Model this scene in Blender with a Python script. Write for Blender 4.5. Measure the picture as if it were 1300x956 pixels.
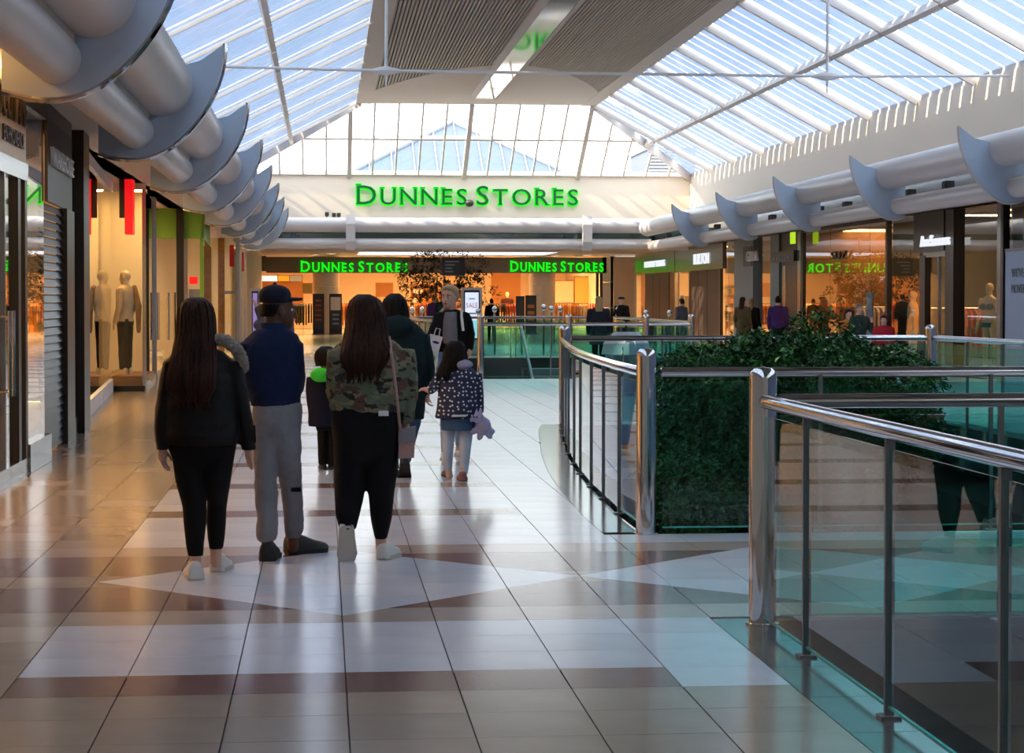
import bpy, bmesh, math, random
from mathutils import Vector, Matrix
random.seed(7)
SC = bpy.context.scene
COL = SC.collection
for o in list(bpy.data.objects): bpy.data.objects.remove(o)

# ------------------------------------------------------------------ camera
F, CX, CY, EYE = 2600.0, 650.0, 433.5, 1.6
PITCH = math.atan((CY - 380.0) / F)
YAW = math.atan((CX - 410.0) / F * math.cos(PITCH))
cam_d = bpy.data.cameras.new('camera'); cam = bpy.data.objects.new('camera', cam_d); COL.objects.link(cam)
cam_d.sensor_fit = 'HORIZONTAL'; cam_d.sensor_width = 36.0; cam_d.lens = F / 1300 * 36
cam_d.shift_y = -(478 - CY) / 1300; cam_d.clip_start = .1; cam_d.clip_end = 600
cam.location = (0, 0, EYE); cam.rotation_euler = (math.pi / 2 - PITCH, 0, -YAW)
SC.camera = cam
# ------------------------------------------------------------------ sky, sun, exposure
wd = bpy.data.worlds.new('sky'); SC.world = wd; wd.use_nodes = True
bg = wd.node_tree.nodes['Background']; bg.inputs[0].default_value = (.90, .95, 1.0, 1); bg.inputs[1].default_value = 5.4
sun_d = bpy.data.lights.new('sun', 'SUN'); sun = bpy.data.objects.new('sun', sun_d); COL.objects.link(sun)
sun_d.energy = 9.5; sun_d.color = (1, .80, .56); sun_d.angle = math.radians(.6)
sun.location = (-20, 0, 30)
sun.rotation_euler = Vector((1, .12, -.82)).to_track_quat('-Z', 'Y').to_euler()
vs = SC.view_settings; vs.view_transform = 'Standard'; vs.look = 'None'; vs.gamma = 1; vs.use_curve_mapping = False
vs.exposure = 0.18

# ------------------------------------------------------------------ pixel helpers: a pixel gives a direction only
_f = Vector((math.sin(YAW) * math.cos(PITCH), math.cos(YAW) * math.cos(PITCH), -math.sin(PITCH)))
_r = Vector((math.cos(YAW), -math.sin(YAW), 0)); _u = _r.cross(_f)
def ray(px, py): return _f + _r * ((px - CX) / F) + _u * ((CY - py) / F)
def W(px, py, d):                       # point of that pixel at distance d down the mall
    v = ray(px, py); return Vector((0, 0, EYE)) + v * (d / v.y)
def ground(px, py, z=0.0):
    v = ray(px, py); return Vector((0, 0, EYE)) + v * ((z - EYE) / v.z)
def onx(px, py, x):
    v = ray(px, py); return Vector((0, 0, EYE)) + v * (x / v.x)
def mpp(d): return d / F * 1.002        # metres per pixel

# ------------------------------------------------------------------ objects
def tag(o, label=None, cat=None, group=None, kind=None):
    if label: o['label'] = label
    if cat: o['category'] = cat
    if group: o['group'] = group
    if kind: o['kind'] = kind
    return o
def empty(name, loc, label=None, cat=None, group=None, rz=0):
    o = bpy.data.objects.new(name, None); COL.objects.link(o); o.location = loc; o.rotation_euler.z = rz
    o.empty_display_size = .1
    return tag(o, label, cat, group)
def worigin(o):
    v = Vector((0, 0, 0))
    while o is not None: v += o.location; o = o.parent
    return v
def copy_tree(o, parent=None):
    c = o.copy(); COL.objects.link(c); c.parent = parent
    for ch in list(o.children): copy_tree(ch, c)
    return c
class MB:
    def __init__(s): s.v = []; s.f = []
    def add(s, vs, fs):
        n = len(s.v); s.v += [Vector(v) for v in vs]; s.f += [tuple(i + n for i in f) for f in fs]; return s
    def box(s, a, b):
        x0, x1 = sorted((a[0], b[0])); y0, y1 = sorted((a[1], b[1])); z0, z1 = sorted((a[2], b[2]))
        return s.add([(x0,y0,z0),(x1,y0,z0),(x1,y1,z0),(x0,y1,z0),(x0,y0,z1),(x1,y0,z1),(x1,y1,z1),(x0,y1,z1)],
                     [(0,3,2,1),(4,5,6,7),(0,1,5,4),(1,2,6,5),(2,3,7,6),(3,0,4,7)])
    def hexa(s, p):                      # eight corners, bottom ring then top ring
        return s.add(p, [(0,3,2,1),(4,5,6,7),(0,1,5,4),(1,2,6,5),(2,3,7,6),(3,0,4,7)])
    def prism(s, poly, off):             # planar polygon extruded by a vector
        n = len(poly); off = Vector(off); P = [Vector(p) for p in poly]
        return s.add(P + [p + off for p in P], [tuple(range(n))[::-1], tuple(range(n, 2*n))] + [(i, (i+1) % n, n + (i+1) % n, n + i) for i in range(n)])
    def rings(s, R, cap=True):
        n = len(R[0]); vs = [p for r in R for p in r]; fs = []
        for k in range(len(R) - 1):
            for i in range(n):
                j = (i + 1) % n; fs.append((k*n+i, k*n+j, (k+1)*n+j, (k+1)*n+i))
        if cap:
            vs = vs + [sum((Vector(p) for p in R[0]), Vector()) / n, sum((Vector(p) for p in R[-1]), Vector()) / n]
            a = len(R) * n
            for i in range(n):
                j = (i + 1) % n; fs.append((j, i, a)); fs.append(((len(R)-1)*n+i, (len(R)-1)*n+j, a + 1))
        return s.add(vs, fs)
    def tube(s, pts, r, n=12, cap=True):
        pts = [Vector(p) for p in pts]; rr = r if isinstance(r, (list, tuple)) else [r] * len(pts)
        t0 = (pts[1] - pts[0]).normalized(); up = Vector((0,0,1)) if abs(t0.z) < .95 else Vector((1,0,0))
        a = t0.cross(up).normalized(); R = []
        for i, p in enumerate(pts):
            t = (pts[min(i+1, len(pts)-1)] - pts[max(i-1, 0)]).normalized()
            a = (a - t * a.dot(t)).normalized(); b = a.cross(t)
            R.append([p + (a * math.cos(k*2*math.pi/n) + b * math.sin(k*2*math.pi/n)) * rr[i] for k in range(n)])
        return s.rings(R, cap)
    def bar(s, p0, p1, w, h, up=(0,0,1)):  # rectangular bar
        p0, p1 = Vector(p0), Vector(p1); t = (p1 - p0).normalized(); a = t.cross(Vector(up)).normalized(); b = a.cross(t)
        c = lambda p: [p + a*x*w/2 + b*y*h/2 for x, y in ((-1,-1),(1,-1),(1,1),(-1,1))]
        return s.hexa(c(p0) + c(p1))
    def lathe(s, c, prof, n=20):         # profile (r, z) about vertical axis
        c = Vector(c)
        return s.rings([[c + Vector((r*math.cos(k*2*math.pi/n), r*math.sin(k*2*math.pi/n), z)) for k in range(n)] for r, z in prof])
    def ball(s, c, rx, ry=None, rz=None, n=14, m=9, M=None):
        ry = rx if ry is None else ry; rz = rx if rz is None else rz; c = Vector(c); R = []
        for i in range(m):
            th = math.pi * (.02 + .96 * i / (m - 1)); ring = []
            for k in range(n):
                ph = 2*math.pi*k/n; q = Vector((rx*math.sin(th)*math.cos(ph), ry*math.sin(th)*math.sin(ph), -rz*math.cos(th)))
                ring.append(c + (M @ q if M else q))
            R.append(ring)
        return s.rings(R)
    def mesh(s, name, origin=(0,0,0), smooth=False, ang=.7):
        me = bpy.data.meshes.new(name); o = Vector(origin)
        me.from_pydata([v - o for v in s.v], [], s.f); me.update()
        if smooth: smooth_mesh(me, ang)
        return me
    def build(s, name, m, parent=None, smooth=False, ang=.7, base=False, fix=True):
        if parent is not None: org = worigin(parent)
        elif base:
            xs = [v.x for v in s.v]; ys = [v.y for v in s.v]
            org = Vector(((min(xs)+max(xs))/2, (min(ys)+max(ys))/2, min(v.z for v in s.v)))
        else: org = Vector()
        me = s.mesh(name, org, smooth, ang)
        if fix:
            bm = bmesh.new(); bm.from_mesh(me); bmesh.ops.recalc_face_normals(bm, faces=bm.faces); bm.to_mesh(me); bm.free()
            if smooth: smooth_mesh(me, ang)
        return link(name, me, m, parent, org if parent is None else None)
def smooth_mesh(me, ang=.7):
    me.polygons.foreach_set('use_smooth', [True] * len(me.polygons))
    if ang: me.set_sharp_from_angle(angle=ang)
def link(name, me, m, parent=None, loc=None):
    o = bpy.data.objects.new(name, me); COL.objects.link(o)
    if m is not None and not me.materials: me.materials.append(m)
    if parent is not None: o.parent = parent
    if loc is not None: o.location = loc
    return o
def struct(o): o['kind'] = 'structure'; return o
def B(name, a, b, m, parent=None, **k): return MB().box(a, b).build(name, m, parent, **k)

# ------------------------------------------------------------------ text and remeshed bodies are evaluated in a scratch scene
TMP = bpy.data.scenes.new('scratch')
def evaluated(ob):
    TMP.collection.objects.link(ob)
    with bpy.context.temp_override(scene=TMP, view_layer=TMP.view_layers[0]):
        dg = bpy.context.evaluated_depsgraph_get(); dg.update(); me = bpy.data.meshes.new_from_object(ob.evaluated_get(dg), depsgraph=dg)
    dat = ob.data; bpy.data.objects.remove(ob)
    (bpy.data.curves if isinstance(dat, bpy.types.Curve) else bpy.data.meshes).remove(dat)
    return me
_tc = {}
def text_mesh(body, size=1.0, extrude=.02, offset=0.0, space=1.0):
    key = (body, round(offset/size, 4))
    if key not in _tc:
        cu = bpy.data.curves.new('lettering', 'FONT'); cu.body = body; cu.size = 1; cu.extrude = .1; cu.offset = offset/size; cu.resolution_u = 3
        me = evaluated(bpy.data.objects.new('lettering', cu))
        _tc[key] = ([v.co.copy() for v in me.vertices], [tuple(p.vertices) for p in me.polygons]); bpy.data.meshes.remove(me)
    vs, fs = _tc[key]
    return [Vector((v.x*size, v.y*size, v.z*extrude/.1)) for v in vs], fs
def text1(body, org, right, normal, size, m, parent, extrude=.02, width=None, offset=0.0, name='lettering', center=False):
    vs, fs = text_mesh(body, size, extrude, offset)
    right = Vector(right).normalized(); n = Vector(normal).normalized(); up = n.cross(right)
    x0 = min(v.x for v in vs); x1 = max(v.x for v in vs); sx = 1 if width is None else width / (x1 - x0)
    sh = (x1 - x0) * sx / 2 if center else 0
    mb = MB(); mb.add([Vector(org) + right * ((v.x - x0) * sx - sh) + up * v.y + n * v.z for v in vs], fs)
    return mb.build(name, m, parent, fix=False)
def text(body, org, right, normal, size, m, parent, extrude=.02, width=None, center=False):
    # one mesh for each letter
    ws = []; cur = 0
    for ch in body:
        if ch == ' ': cur += size*.3; continue
        vs, fs = text_mesh(ch, size, extrude); w = max(v.x for v in vs) - min(v.x for v in vs); ws.append((ch, cur, w)); cur += w + size*.09
    tot = cur - size*.09; k = 1 if width is None else width/tot
    right = Vector(right).normalized(); org = Vector(org) - (right*tot*k/2 if center else Vector())
    for ch, x, w in ws:
        up = Vector(normal).normalized().cross(right)
        text1(ch, org + right*x*k + (up*size*.0), right, normal, size, m, parent, extrude, w*k, name='letter')
# ------------------------------------------------------------------ materials
def lin(c):
    return tuple((x/255/12.92 if x/255 <= .04045 else ((x/255+.055)/1.055)**2.4) for x in c)
MATS = {}
def mat(name, rgb, rough=.5, metal=0.0, spec=.5, bump=0.0, bscale=40.0, var=0.0, vscale=6.0, emit=None, es=0.0, stretch=None, coat=0.0, alpha=None, rand=0.0, sheen=0.0):
    m = bpy.data.materials.new(name); m.use_nodes = True; nt = m.node_tree; N, L = nt.nodes, nt.links
    b = N['Principled BSDF']; c = lin(rgb)
    b.inputs['Base Color'].default_value = (*c, 1); b.inputs['Roughness'].default_value = rough; b.inputs['Metallic'].default_value = metal
    b.inputs['Specular IOR Level'].default_value = spec; b.inputs['Coat Weight'].default_value = coat
    b.inputs['Sheen Weight'].default_value = sheen
    if emit is not None:
        b.inputs['Emission Color'].default_value = (*lin(emit), 1); b.inputs['Emission Strength'].default_value = es
    if bump or var:
        tc = N.new('ShaderNodeTexCoord'); mp = N.new('ShaderNodeMapping'); L.new(tc.outputs['Object'], mp.inputs[0])
        if stretch: mp.inputs['Scale'].default_value = stretch
    if var:
        n = N.new('ShaderNodeTexNoise'); n.inputs['Scale'].default_value = vscale; n.inputs['Detail'].default_value = 5; L.new(mp.outputs[0], n.inputs['Vector'])
        r = N.new('ShaderNodeValToRGB'); L.new(n.outputs[0], r.inputs[0])
        r.color_ramp.elements[0].position = .3; r.color_ramp.elements[1].position = .7
        r.color_ramp.elements[0].color = (*[x*(1-var) for x in c], 1); r.color_ramp.elements[1].color = (*[min(1, x*(1+var)) for x in c], 1)
        L.new(r.outputs[0], b.inputs['Base Color'])
    if rand:
        oi = N.new('ShaderNodeObjectInfo'); hs = N.new('ShaderNodeHueSaturation'); ma = N.new('ShaderNodeMath'); ma.operation = 'MULTIPLY_ADD'
        ma.inputs[1].default_value = 2*rand; ma.inputs[2].default_value = 1 - rand; L.new(oi.outputs['Random'], ma.inputs[0]); L.new(ma.outputs[0], hs.inputs['Value'])
        if var: L.new(r.outputs[0], hs.inputs['Color'])
        else: hs.inputs['Color'].default_value = (*c, 1)
        L.new(hs.outputs[0], b.inputs['Base Color'])
    if bump:
        n2 = N.new('ShaderNodeTexNoise'); n2.inputs['Scale'].default_value = bscale; n2.inputs['Detail'].default_value = 4; L.new(mp.outputs[0], n2.inputs['Vector'])
        bp = N.new('ShaderNodeBump'); bp.inputs['Strength'].default_value = bump; bp.inputs['Distance'].default_value = .02
        L.new(n2.outputs[0], bp.inputs['Height']); L.new(bp.outputs[0], b.inputs['Normal'])
    MATS[name] = m; return m
def emitter(name, rgb, s):
    m = bpy.data.materials.new(name); m.use_nodes = True; nt = m.node_tree; nt.nodes.clear()
    e = nt.nodes.new('ShaderNodeEmission'); o = nt.nodes.new('ShaderNodeOutputMaterial'); e.inputs[0].default_value = (*lin(rgb), 1); e.inputs[1].default_value = s
    nt.links.new(e.outputs[0], o.inputs[0]); MATS[name] = m; return m
def glass(name, tint=(235, 248, 245), ior=1.5, gain=1.0, milk=0.0, milkcol=(235, 242, 250)):
    m = bpy.data.materials.new(name); m.use_nodes = True; nt = m.node_tree; N, L = nt.nodes, nt.links; N.clear()
    o = N.new('ShaderNodeOutputMaterial'); t = N.new('ShaderNodeBsdfTransparent'); g = N.new('ShaderNodeBsdfGlossy'); fr = N.new('ShaderNodeFresnel'); mx = N.new('ShaderNodeMixShader')
    t.inputs[0].default_value = (*lin(tint), 1); g.inputs['Roughness'].default_value = .01; g.inputs['Color'].default_value = (1, 1, 1, 1); fr.inputs[0].default_value = ior
    src = t.outputs[0]
    if milk:
        tr = N.new('ShaderNodeBsdfTranslucent'); tr.inputs[0].default_value = (*lin(milkcol), 1); df = N.new('ShaderNodeBsdfDiffuse'); df.inputs[0].default_value = (*lin(milkcol), 1)
        ad = N.new('ShaderNodeMixShader'); ad.inputs[0].default_value = .35; L.new(tr.outputs[0], ad.inputs[1]); L.new(df.outputs[0], ad.inputs[2])
        m2 = N.new('ShaderNodeMixShader'); m2.inputs[0].default_value = milk; L.new(t.outputs[0], m2.inputs[1]); L.new(ad.outputs[0], m2.inputs[2]); src = m2.outputs[0]
    ml = N.new('ShaderNodeMath'); ml.operation = 'MULTIPLY'; ml.use_clamp = True; ml.inputs[1].default_value = gain; L.new(fr.outputs[0], ml.inputs[0])
    ge = N.new('ShaderNodeNewGeometry'); inv = N.new('ShaderNodeMath'); inv.operation = 'SUBTRACT'; inv.inputs[0].default_value = 1; L.new(ge.outputs['Backfacing'], inv.inputs[1])
    m3 = N.new('ShaderNodeMath'); m3.operation = 'MULTIPLY'; L.new(ml.outputs[0], m3.inputs[0]); L.new(inv.outputs[0], m3.inputs[1])   # the front face mirrors, the back face only lets through
    L.new(m3.outputs[0], mx.inputs[0]); L.new(src, mx.inputs[1]); L.new(g.outputs[0], mx.inputs[2]); L.new(mx.outputs[0], o.inputs[0])
    MATS[name] = m; return m
M_wall = mat('cream_plaster', (226, 214, 198), .75, bump=.04, bscale=8)
M_white = mat('white_paint', (226, 224, 224), .5)
M_tube = mat('pale_grey_metal', (186, 183, 184), .42, var=.03, vscale=1.2)
M_fin = mat('pale_grey_panel_sky_tint', (172, 188, 208), .45, var=.03, vscale=1.5)  # blue cast of the skylight is mixed into the fin colour
M_chrome = mat('polished_steel', (210, 212, 216), .07, metal=1)
M_steel = mat('brushed_steel', (170, 172, 176), .25, metal=1)
M_bar = mat('grey_bar', (120, 122, 126), .35, metal=.8)
M_black = mat('black_frame', (22, 22, 25), .35)
M_dark = mat('charcoal_panel', (52, 50, 50), .45)
M_tgloss = mat('glossy_taupe_fascia', (58, 54, 50), .22, spec=.9)
M_taupe = mat('taupe_fascia', (104, 96, 86), .5)
M_grout = mat('grout', (48, 45, 46), .8)
M_tw = mat('white_polished_tile', (205, 207, 216), .2, var=.05, vscale=3, rand=.04)
M_tt = mat('tan_polished_tile', (158, 140, 124), .2, var=.07, vscale=3, rand=.06)
M_tbe = mat('beige_polished_tile', (172, 156, 146), .2, var=.06, vscale=3, rand=.05)
M_tbr = mat('brown_polished_tile', (126, 92, 86), .2, var=.09, vscale=4, rand=.07)
M_border = mat('grey_granite', (88, 84, 82), .16, var=.15, vscale=60)
M_concrete = mat('slab_edge', (170, 166, 160), .7)
M_glass = glass('balustrade_glass', (206, 244, 242), 1.5, 1.35)
M_shop = glass('shop_glass', (240, 246, 244), 1.5, 1.5)
M_shop2 = glass('display_side_glass', (240, 246, 244), 1.5, .7)
M_gedge = mat('glass_edge', (80, 170, 160), .1, coat=.5)
M_sky = glass('skylight_louvre', (190, 204, 222), 1.45, .3, milk=.85, milkcol=(174, 183, 197))
M_skyl = glass('milky_skylight_louvre', (170, 196, 226), 1.45, .12, milk=.98, milkcol=(160, 172, 190))
M_clear = glass('clear_glazing', (246, 250, 252), 1.45, .7)
M_band = glass('clerestory_glass', (120, 150, 150), 1.5, 2.4)
M_frame = mat('roof_frame_paint', (214, 206, 200), .5)
M_slat = mat('ceiling_slat', (178, 166, 154), .6)
M_void = mat('dark_void', (28, 25, 23), .9)
M_ceil = mat('ceiling_white', (208, 198, 188), .7)
M_gface = mat('dark_green_letter', (24, 84, 50), .35)
M_gglow = emitter('green_glow', (6, 238, 18), 1.15)
M_gneon = emitter('green_neon', (10, 250, 20), 1.3)
M_wlet = emitter('white_lit_letter', (240, 244, 250), .9)
M_warm = emitter('warm_lamp', (255, 196, 120), 40)
M_wash = emitter('fascia_wash_light', (255, 190, 110), 12)
M_warm2 = emitter('warm_shop_panel', (255, 192, 118), 44)
M_cool = emitter('white_lamp', (255, 246, 232), 5)
M_warm3 = emitter('warm_boutique_panel', (255, 186, 108), 11)
M_spot = emitter('downlight_lens', (255, 232, 196), 8)
# ------------------------------------------------------------------ floor: slab, tiles, borders
XL, XR = 2.2, 8.0           # left and right edge of the floor openings
TW, TD, TX0, TY0 = .461, .4535, -1.29, 8.786
CURVE = [(13.9,2.17),(15.1,2.18),(16.25,2.22),(17.3,2.26),(18.6,2.33),(19.6,2.40),(21.0,2.51),(22.5,2.66),(24.0,2.80),(25.2,2.93),(26.0,3.05)]
def interp(tab, y):
    if y <= tab[0][0]: return tab[0][1]
    for (a, p), (b, q) in zip(tab, tab[1:]):
        if y <= b: return p + (q - p) * (y - a) / (b - a)
    return tab[-1][1]
C3 = [(41.0,3.15),(43.0,2.85),(46.0,2.55),(50.0,2.35),(56.0,2.25)]
VOIDS = [(-9.0, 10.08), (13.9, 26.0), (41.0, 56.0)]
BW = .27
def void_left(y):
    if y < 10.08: return XL
    if 13.9 <= y <= 26: return interp(CURVE, y)
    if 41 <= y <= 56: return interp(C3, y)
    return None
ys = [-6.0, 10.08]
left_pts = [(XL, -6), (XL, 10.08)]
floor_mb = MB()
def slab(mb, quads):
    for q in quads: mb.prism([(x, y, -.012) for x, y in q], (0, 0, -.55))
qs = [[(-9, -9), (XL, -9), (XL, 10.08), (-9, 10.08)], [(-9, 10.08), (XR, 10.08), (XR, 13.9), (-9, 13.9)], [(-9, 26), (XR, 26), (XR, 41), (-9, 41)],
      [(-9, 56), (XR, 56), (XR, 116), (-9, 116)], [(XR, -9), (20, -9), (20, 116), (XR, 116)]]
for tab in (CURVE, C3):
    for (a, p), (b, q) in zip(tab, tab[1:]): qs.append([(-9, a), (p, a), (q, b), (-9, b)])
slab(floor_mb, qs)
M_far = mat('polished_floor_far', (176, 168, 160), .2, var=.05, vscale=2)
floor = struct(floor_mb.build('floor', M_grout))
# far paving, past the distance where single tiles can be told apart
far = MB().box((-9, 56, -.02), (20, 116, 0)).build('far_paving', M_far, floor); far['kind'] = 'stuff'
def clip(poly, a, b, c):              # keep a*x + b*y <= c
    out = []
    for i, p in enumerate(poly):
        q = poly[(i+1) % len(poly)]; dp = a*p[0]+b*p[1]-c; dq = a*q[0]+b*q[1]-c
        if dp <= 0: out.append(p)
        if (dp < 0 < dq) or (dq < 0 < dp):
            t = dp/(dp-dq); out.append((p[0]+(q[0]-p[0])*t, p[1]+(q[1]-p[1])*t))
    return out
def area(p): return abs(sum(p[i][0]*p[(i+1) % len(p)][1]-p[(i+1) % len(p)][0]*p[i][1] for i in range(len(p))))/2
def tile_mat(c, r):
    if r < -1: return M_tt if (r % 5) else M_tbr
    if c < 0:
        if r in (4, 5, 7, 8) and c >= -2: return M_tbr
        return M_tt if (r + 2*c) % 7 else M_tbe
    if r == -1: return M_tbr if c < 6 else M_tw
    if r in (0, 1, 2): return M_tw
    if r in (3, 9): return M_tbe
    if r in (4, 5, 7, 8): return M_tbr
    if r == 6: return M_tt
    if r >= 14 and (r - 14) % 5 == 0: return M_tbr if c < 4 else M_tt if c < 6 else M_tw
    return M_tw
DC, DH = TY0 + 6.5*TD, 1.37
tiles = []
for r in range(-38, 104):
    y0, y1 = TY0 + r*TD, TY0 + (r+1)*TD; ym = (y0+y1)/2
    vl = void_left(ym)
    cols = list(range(-9, 32))
    for c in cols:
        x0, x1 = TX0 + c*TW, TX0 + (c+1)*TW
        poly = [(x0+.003, y0+.0018), (x1-.003, y0+.0018), (x1-.003, y1-.0018), (x0+.003, y1-.0018)]
        if vl is not None and x1 > 0 and x0 < XR:
            if (x0+x1)/2 < 5:
                a = (void_left(max(y0, 13.9) if 13 < ym < 27 else max(y0, 41) if ym > 40 else y0) or vl) - BW; b = (void_left(min(y1, 10.07) if ym < 11 else min(y1, 26) if ym < 27 else min(y1, 56)) or vl) - BW
                nx, ny = (y1-y0), -(b-a); poly = clip(poly, nx, ny, nx*a+ny*y0)
            elif x0 < XR + BW: poly = clip(poly, -1, 0, -(XR+BW)) if x1 > XR + BW else []
            for va, vb in VOIDS:
                pass
        elif 2 < x1 and x0 < XR + BW:
            # rows on a bridge: stop short of the opening edges before and behind
            for va, vb in VOIDS:
                if abs(y0 - vb) < TD and y0 < vb: poly = clip(poly, 0, -1, -vb) if x0 > XL - BW else poly
                if y0 < va < y1 and x0 > 2.0: poly = clip(poly, 0, 1, va)
        if len(poly) < 3 or area(poly) < .004: continue
        pieces = []
        if 2 <= r <= 10 and c >= 0:
            rest = poly
            k = math.floor((TX0 + (c+.5)*TW - (.1 - DH - .01)) / (2*DH)); dc = .1 + 2*DH*k
            for sx, sy in ((1,1),(1,-1),(-1,1),(-1,-1)):
                if len(rest) < 3: break
                lim = DH + sx*dc + sy*DC
                o_ = clip(rest, -sx, -sy, -lim); rest = clip(rest, sx, sy, lim)
                if len(o_) >= 3 and area(o_) > .0008: pieces.append((o_, tile_mat(c, r)))
            if len(rest) >= 3 and area(rest) > .0008: pieces.append((rest, M_tw))
        else: pieces = [(poly, tile_mat(c, r))]
        for p, m in pieces:
            xm = sum(q[0] for q in p)/len(p); ymm = sum(q[1] for q in p)/len(p)
            sc = area(p) / max(ymm, 2)**3 if ymm > 6.7 else 0
            px = 410 + xm*F/max(ymm, 1)
            if not (-40 < px < 1340) or (xm > 2.2 and ymm < 10): sc *= .01
            if xm < -2.9: sc *= .01
            tiles.append((sc, p, m))
tiles.sort(key=lambda t: -t[0])
shared = {}
for sc, p, m in tiles[:300]:
    o0 = p[0]; key = (m.name, tuple((round(q[0]-o0[0], 4), round(q[1]-o0[1], 4)) for q in p))
    if key not in shared:
        mb = MB().prism([(q[0]-o0[0], q[1]-o0[1], 0) for q in p], (0, 0, -.02)); me = mb.mesh('tile'); me.materials.append(m)
        bm = bmesh.new(); bm.from_mesh(me); bmesh.ops.recalc_face_normals(bm, faces=bm.faces); bm.to_mesh(me); bm.free(); shared[key] = me
    link('tile', shared[key], None, floor, Vector((o0[0], o0[1], 0)))
rest = {}
for sc, p, m in tiles[300:]:
    if sum(q[1] for q in p)/len(p) < 56: rest.setdefault(m.name, []).append(p)
for mn, ps in rest.items():
    mb = MB()
    for p in ps: mb.prism([(x, y, 0) for x, y in p], (0, 0, -.02))
    mb.build('tile_field', MATS[mn], floor)['kind'] = 'stuff'
# granite border along the openings
def border(pts, inward):
    for i in range(len(pts)-1):
        (x0, y0), (x1, y1) = pts[i], pts[i+1]
        t = Vector((x1-x0, y1-y0)).normalized(); n0 = inward(i); n1 = inward(i+1)
        g = .003*t
        MB().prism([(x0+g.x, y0+g.y, .001), (x1-g.x, y1-g.y, .001), (x1-g.x+n1[0], y1-g.y+n1[1], .001), (x0+g.x+n0[0], y0+g.y+n0[1], .001)], (0, 0, -.02)).build('border_slab', M_border, floor)
border([(XL-.004, 4 + i*.676) for i in range(10)], lambda i: (-BW+.008, 0))
border([(x-.004, y) for y, x in CURVE], lambda i: (-BW+.008, 0))
border([(x-.004, y) for y, x in C3], lambda i: (-BW+.008, 0))
# floor of the level below
lower = struct(MB().box((-9, -9.3, -4.7), (20, 116, -4.6)).build('floor_lower', mat('lower_level_floor', (120, 118, 112), .25, var=.1, vscale=1)))
struct(MB().box((-9, -9.3, -4.6), (20, -9, -.5)).build('wall_lower_back', M_wall)); struct(MB().box((-9, 70, -4.6), (20, 70.2, -.57)).build('wall_lower_far', M_wall))
struct(MB().box((-9, -9, -4.6), (-8.9, 70, -.6)).build('wall_lower_left', M_wall)); struct(MB().box((19.9, -9, -4.6), (20, 70, -.6)).build('wall_lower_right', M_wall))

# ------------------------------------------------------------------ walls, soffits
ZE, ZT, XA, XB, XC, XD, YE, YT, YB = 5.95, 8.1, -3.1, 1.2, 9.0, 13.0, 72.0, 68.0, -9.0
ZSL, ZSR = 3.62, 3.5
wl = struct(B('wall_left', (XA-.3, YB, ZSL), (XA, YE+.3, ZE), M_wall))
wr = struct(B('wall_right', (XD, YB, ZSR), (XD+.3, YE+.3, ZE), M_wall))
wf = struct(B('wall_far', (XA-.3, YE, 3.36), (XD+.3, YE+.3, ZE), M_wall))
struct(B('wall_back', (-9, YB-.3, -.5), (20, YB, ZT+.4), M_wall))
struct(B('ceiling_left_soffit', (-8.6, YB, ZSL), (-1.95, YE, ZSL+.12), M_ceil))
struct(B('ceiling_right_soffit', (11.35, YB, ZSR), (19, YE+.3, ZSR+.1), M_ceil))
# ------------------------------------------------------------------ roof
def S(side, y, t):
    if side < 0: return Vector((XA + (XB-XA)*t, y, ZE + (ZT-ZE)*t))
    return Vector((XD + (XC-XD)*t, y, ZE + (ZT-ZE)*t))
def tmax(y): return 1.0 if y <= YT else max(0.02, (YE-y)/(YE-YT))
for side, nm in ((-1, 'window_1'), (1, 'window_2')):
    sk = struct(B(nm, (XA-.32, YB, ZE), (XA-.02, YE+.2, ZE+.12), M_frame) if side < 0 else B(nm, (XD+.02, YB, ZE), (XD+.32, YE+.2, ZE+.12), M_frame))
    nrm = (S(side, 1, 1)-S(side, 0, 1)).cross(S(side, 0, 0)-S(side, 0, 1)).normalized()
    if nrm.z < 0: nrm = -nrm
    ra = [68 - 4.0*k for k in range(20)]
    for y in ra:
        MB().bar(S(side, y, 0), S(side, y, 1), .1 if side > 0 else .06, .2 if side > 0 else .08, up=nrm).build('rafter', M_frame, sk)
    MB().bar(S(side, YE, 0), S(side, YT, 1), .16, .28, up=nrm).build('hip_rafter', M_frame, sk)
    for t in (.47,):
        for k in range(20):
            y1 = ra[k]; y0 = max(y1-4.0, YB)
            MB().bar(S(side, y0+.07, t)-nrm*.02, S(side, y1-.07, t)-nrm*.02, .12, .2, up=nrm).build('purlin', M_frame, sk)
        MB().bar(S(side, 68.07, t)-nrm*.02, S(side, YE-4*t, t)-nrm*.02, .12, .2, up=nrm).build('purlin', M_frame, sk)
    # glass louvre strips with clear gaps between
    me_cache = {}
    for k in range(20):
        y1 = ra[k]; y0 = max(y1-4.0, YB)
        nst = 5; st = (y1-y0-.14)/nst
        for j in range(nst):
            a = y0 + .07 + j*st + (.04 if side > 0 else .03); b = a + st - (.125 if side > 0 else .075)
            p = [S(side, a, .0), S(side, b, .0), S(side, b, 1), S(side, a, 1)]
            MB().prism([q + nrm*.10 for q in p], nrm*.012).build('pane', M_sky if side > 0 else M_skyl, sk)
        p = [S(side, y0, 0), S(side, y1, 0), S(side, y1, 1), S(side, y0, 1)]
        MB().add([q + nrm*.2 for q in p], [(0, 1, 2, 3)]).build('glazing', M_clear, sk, fix=False)
    nst = 5
    for j in range(nst):
        a = 68.1 + j*.78; b = a + (.6 if side > 0 else .74)
        p = [S(side, a, 0), S(side, b, 0), S(side, b, tmax(b)), S(side, a, tmax(a))]
        MB().prism([q + nrm*.10 for q in p], nrm*.012).build('pane', M_sky if side > 0 else M_skyl, sk)
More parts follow.
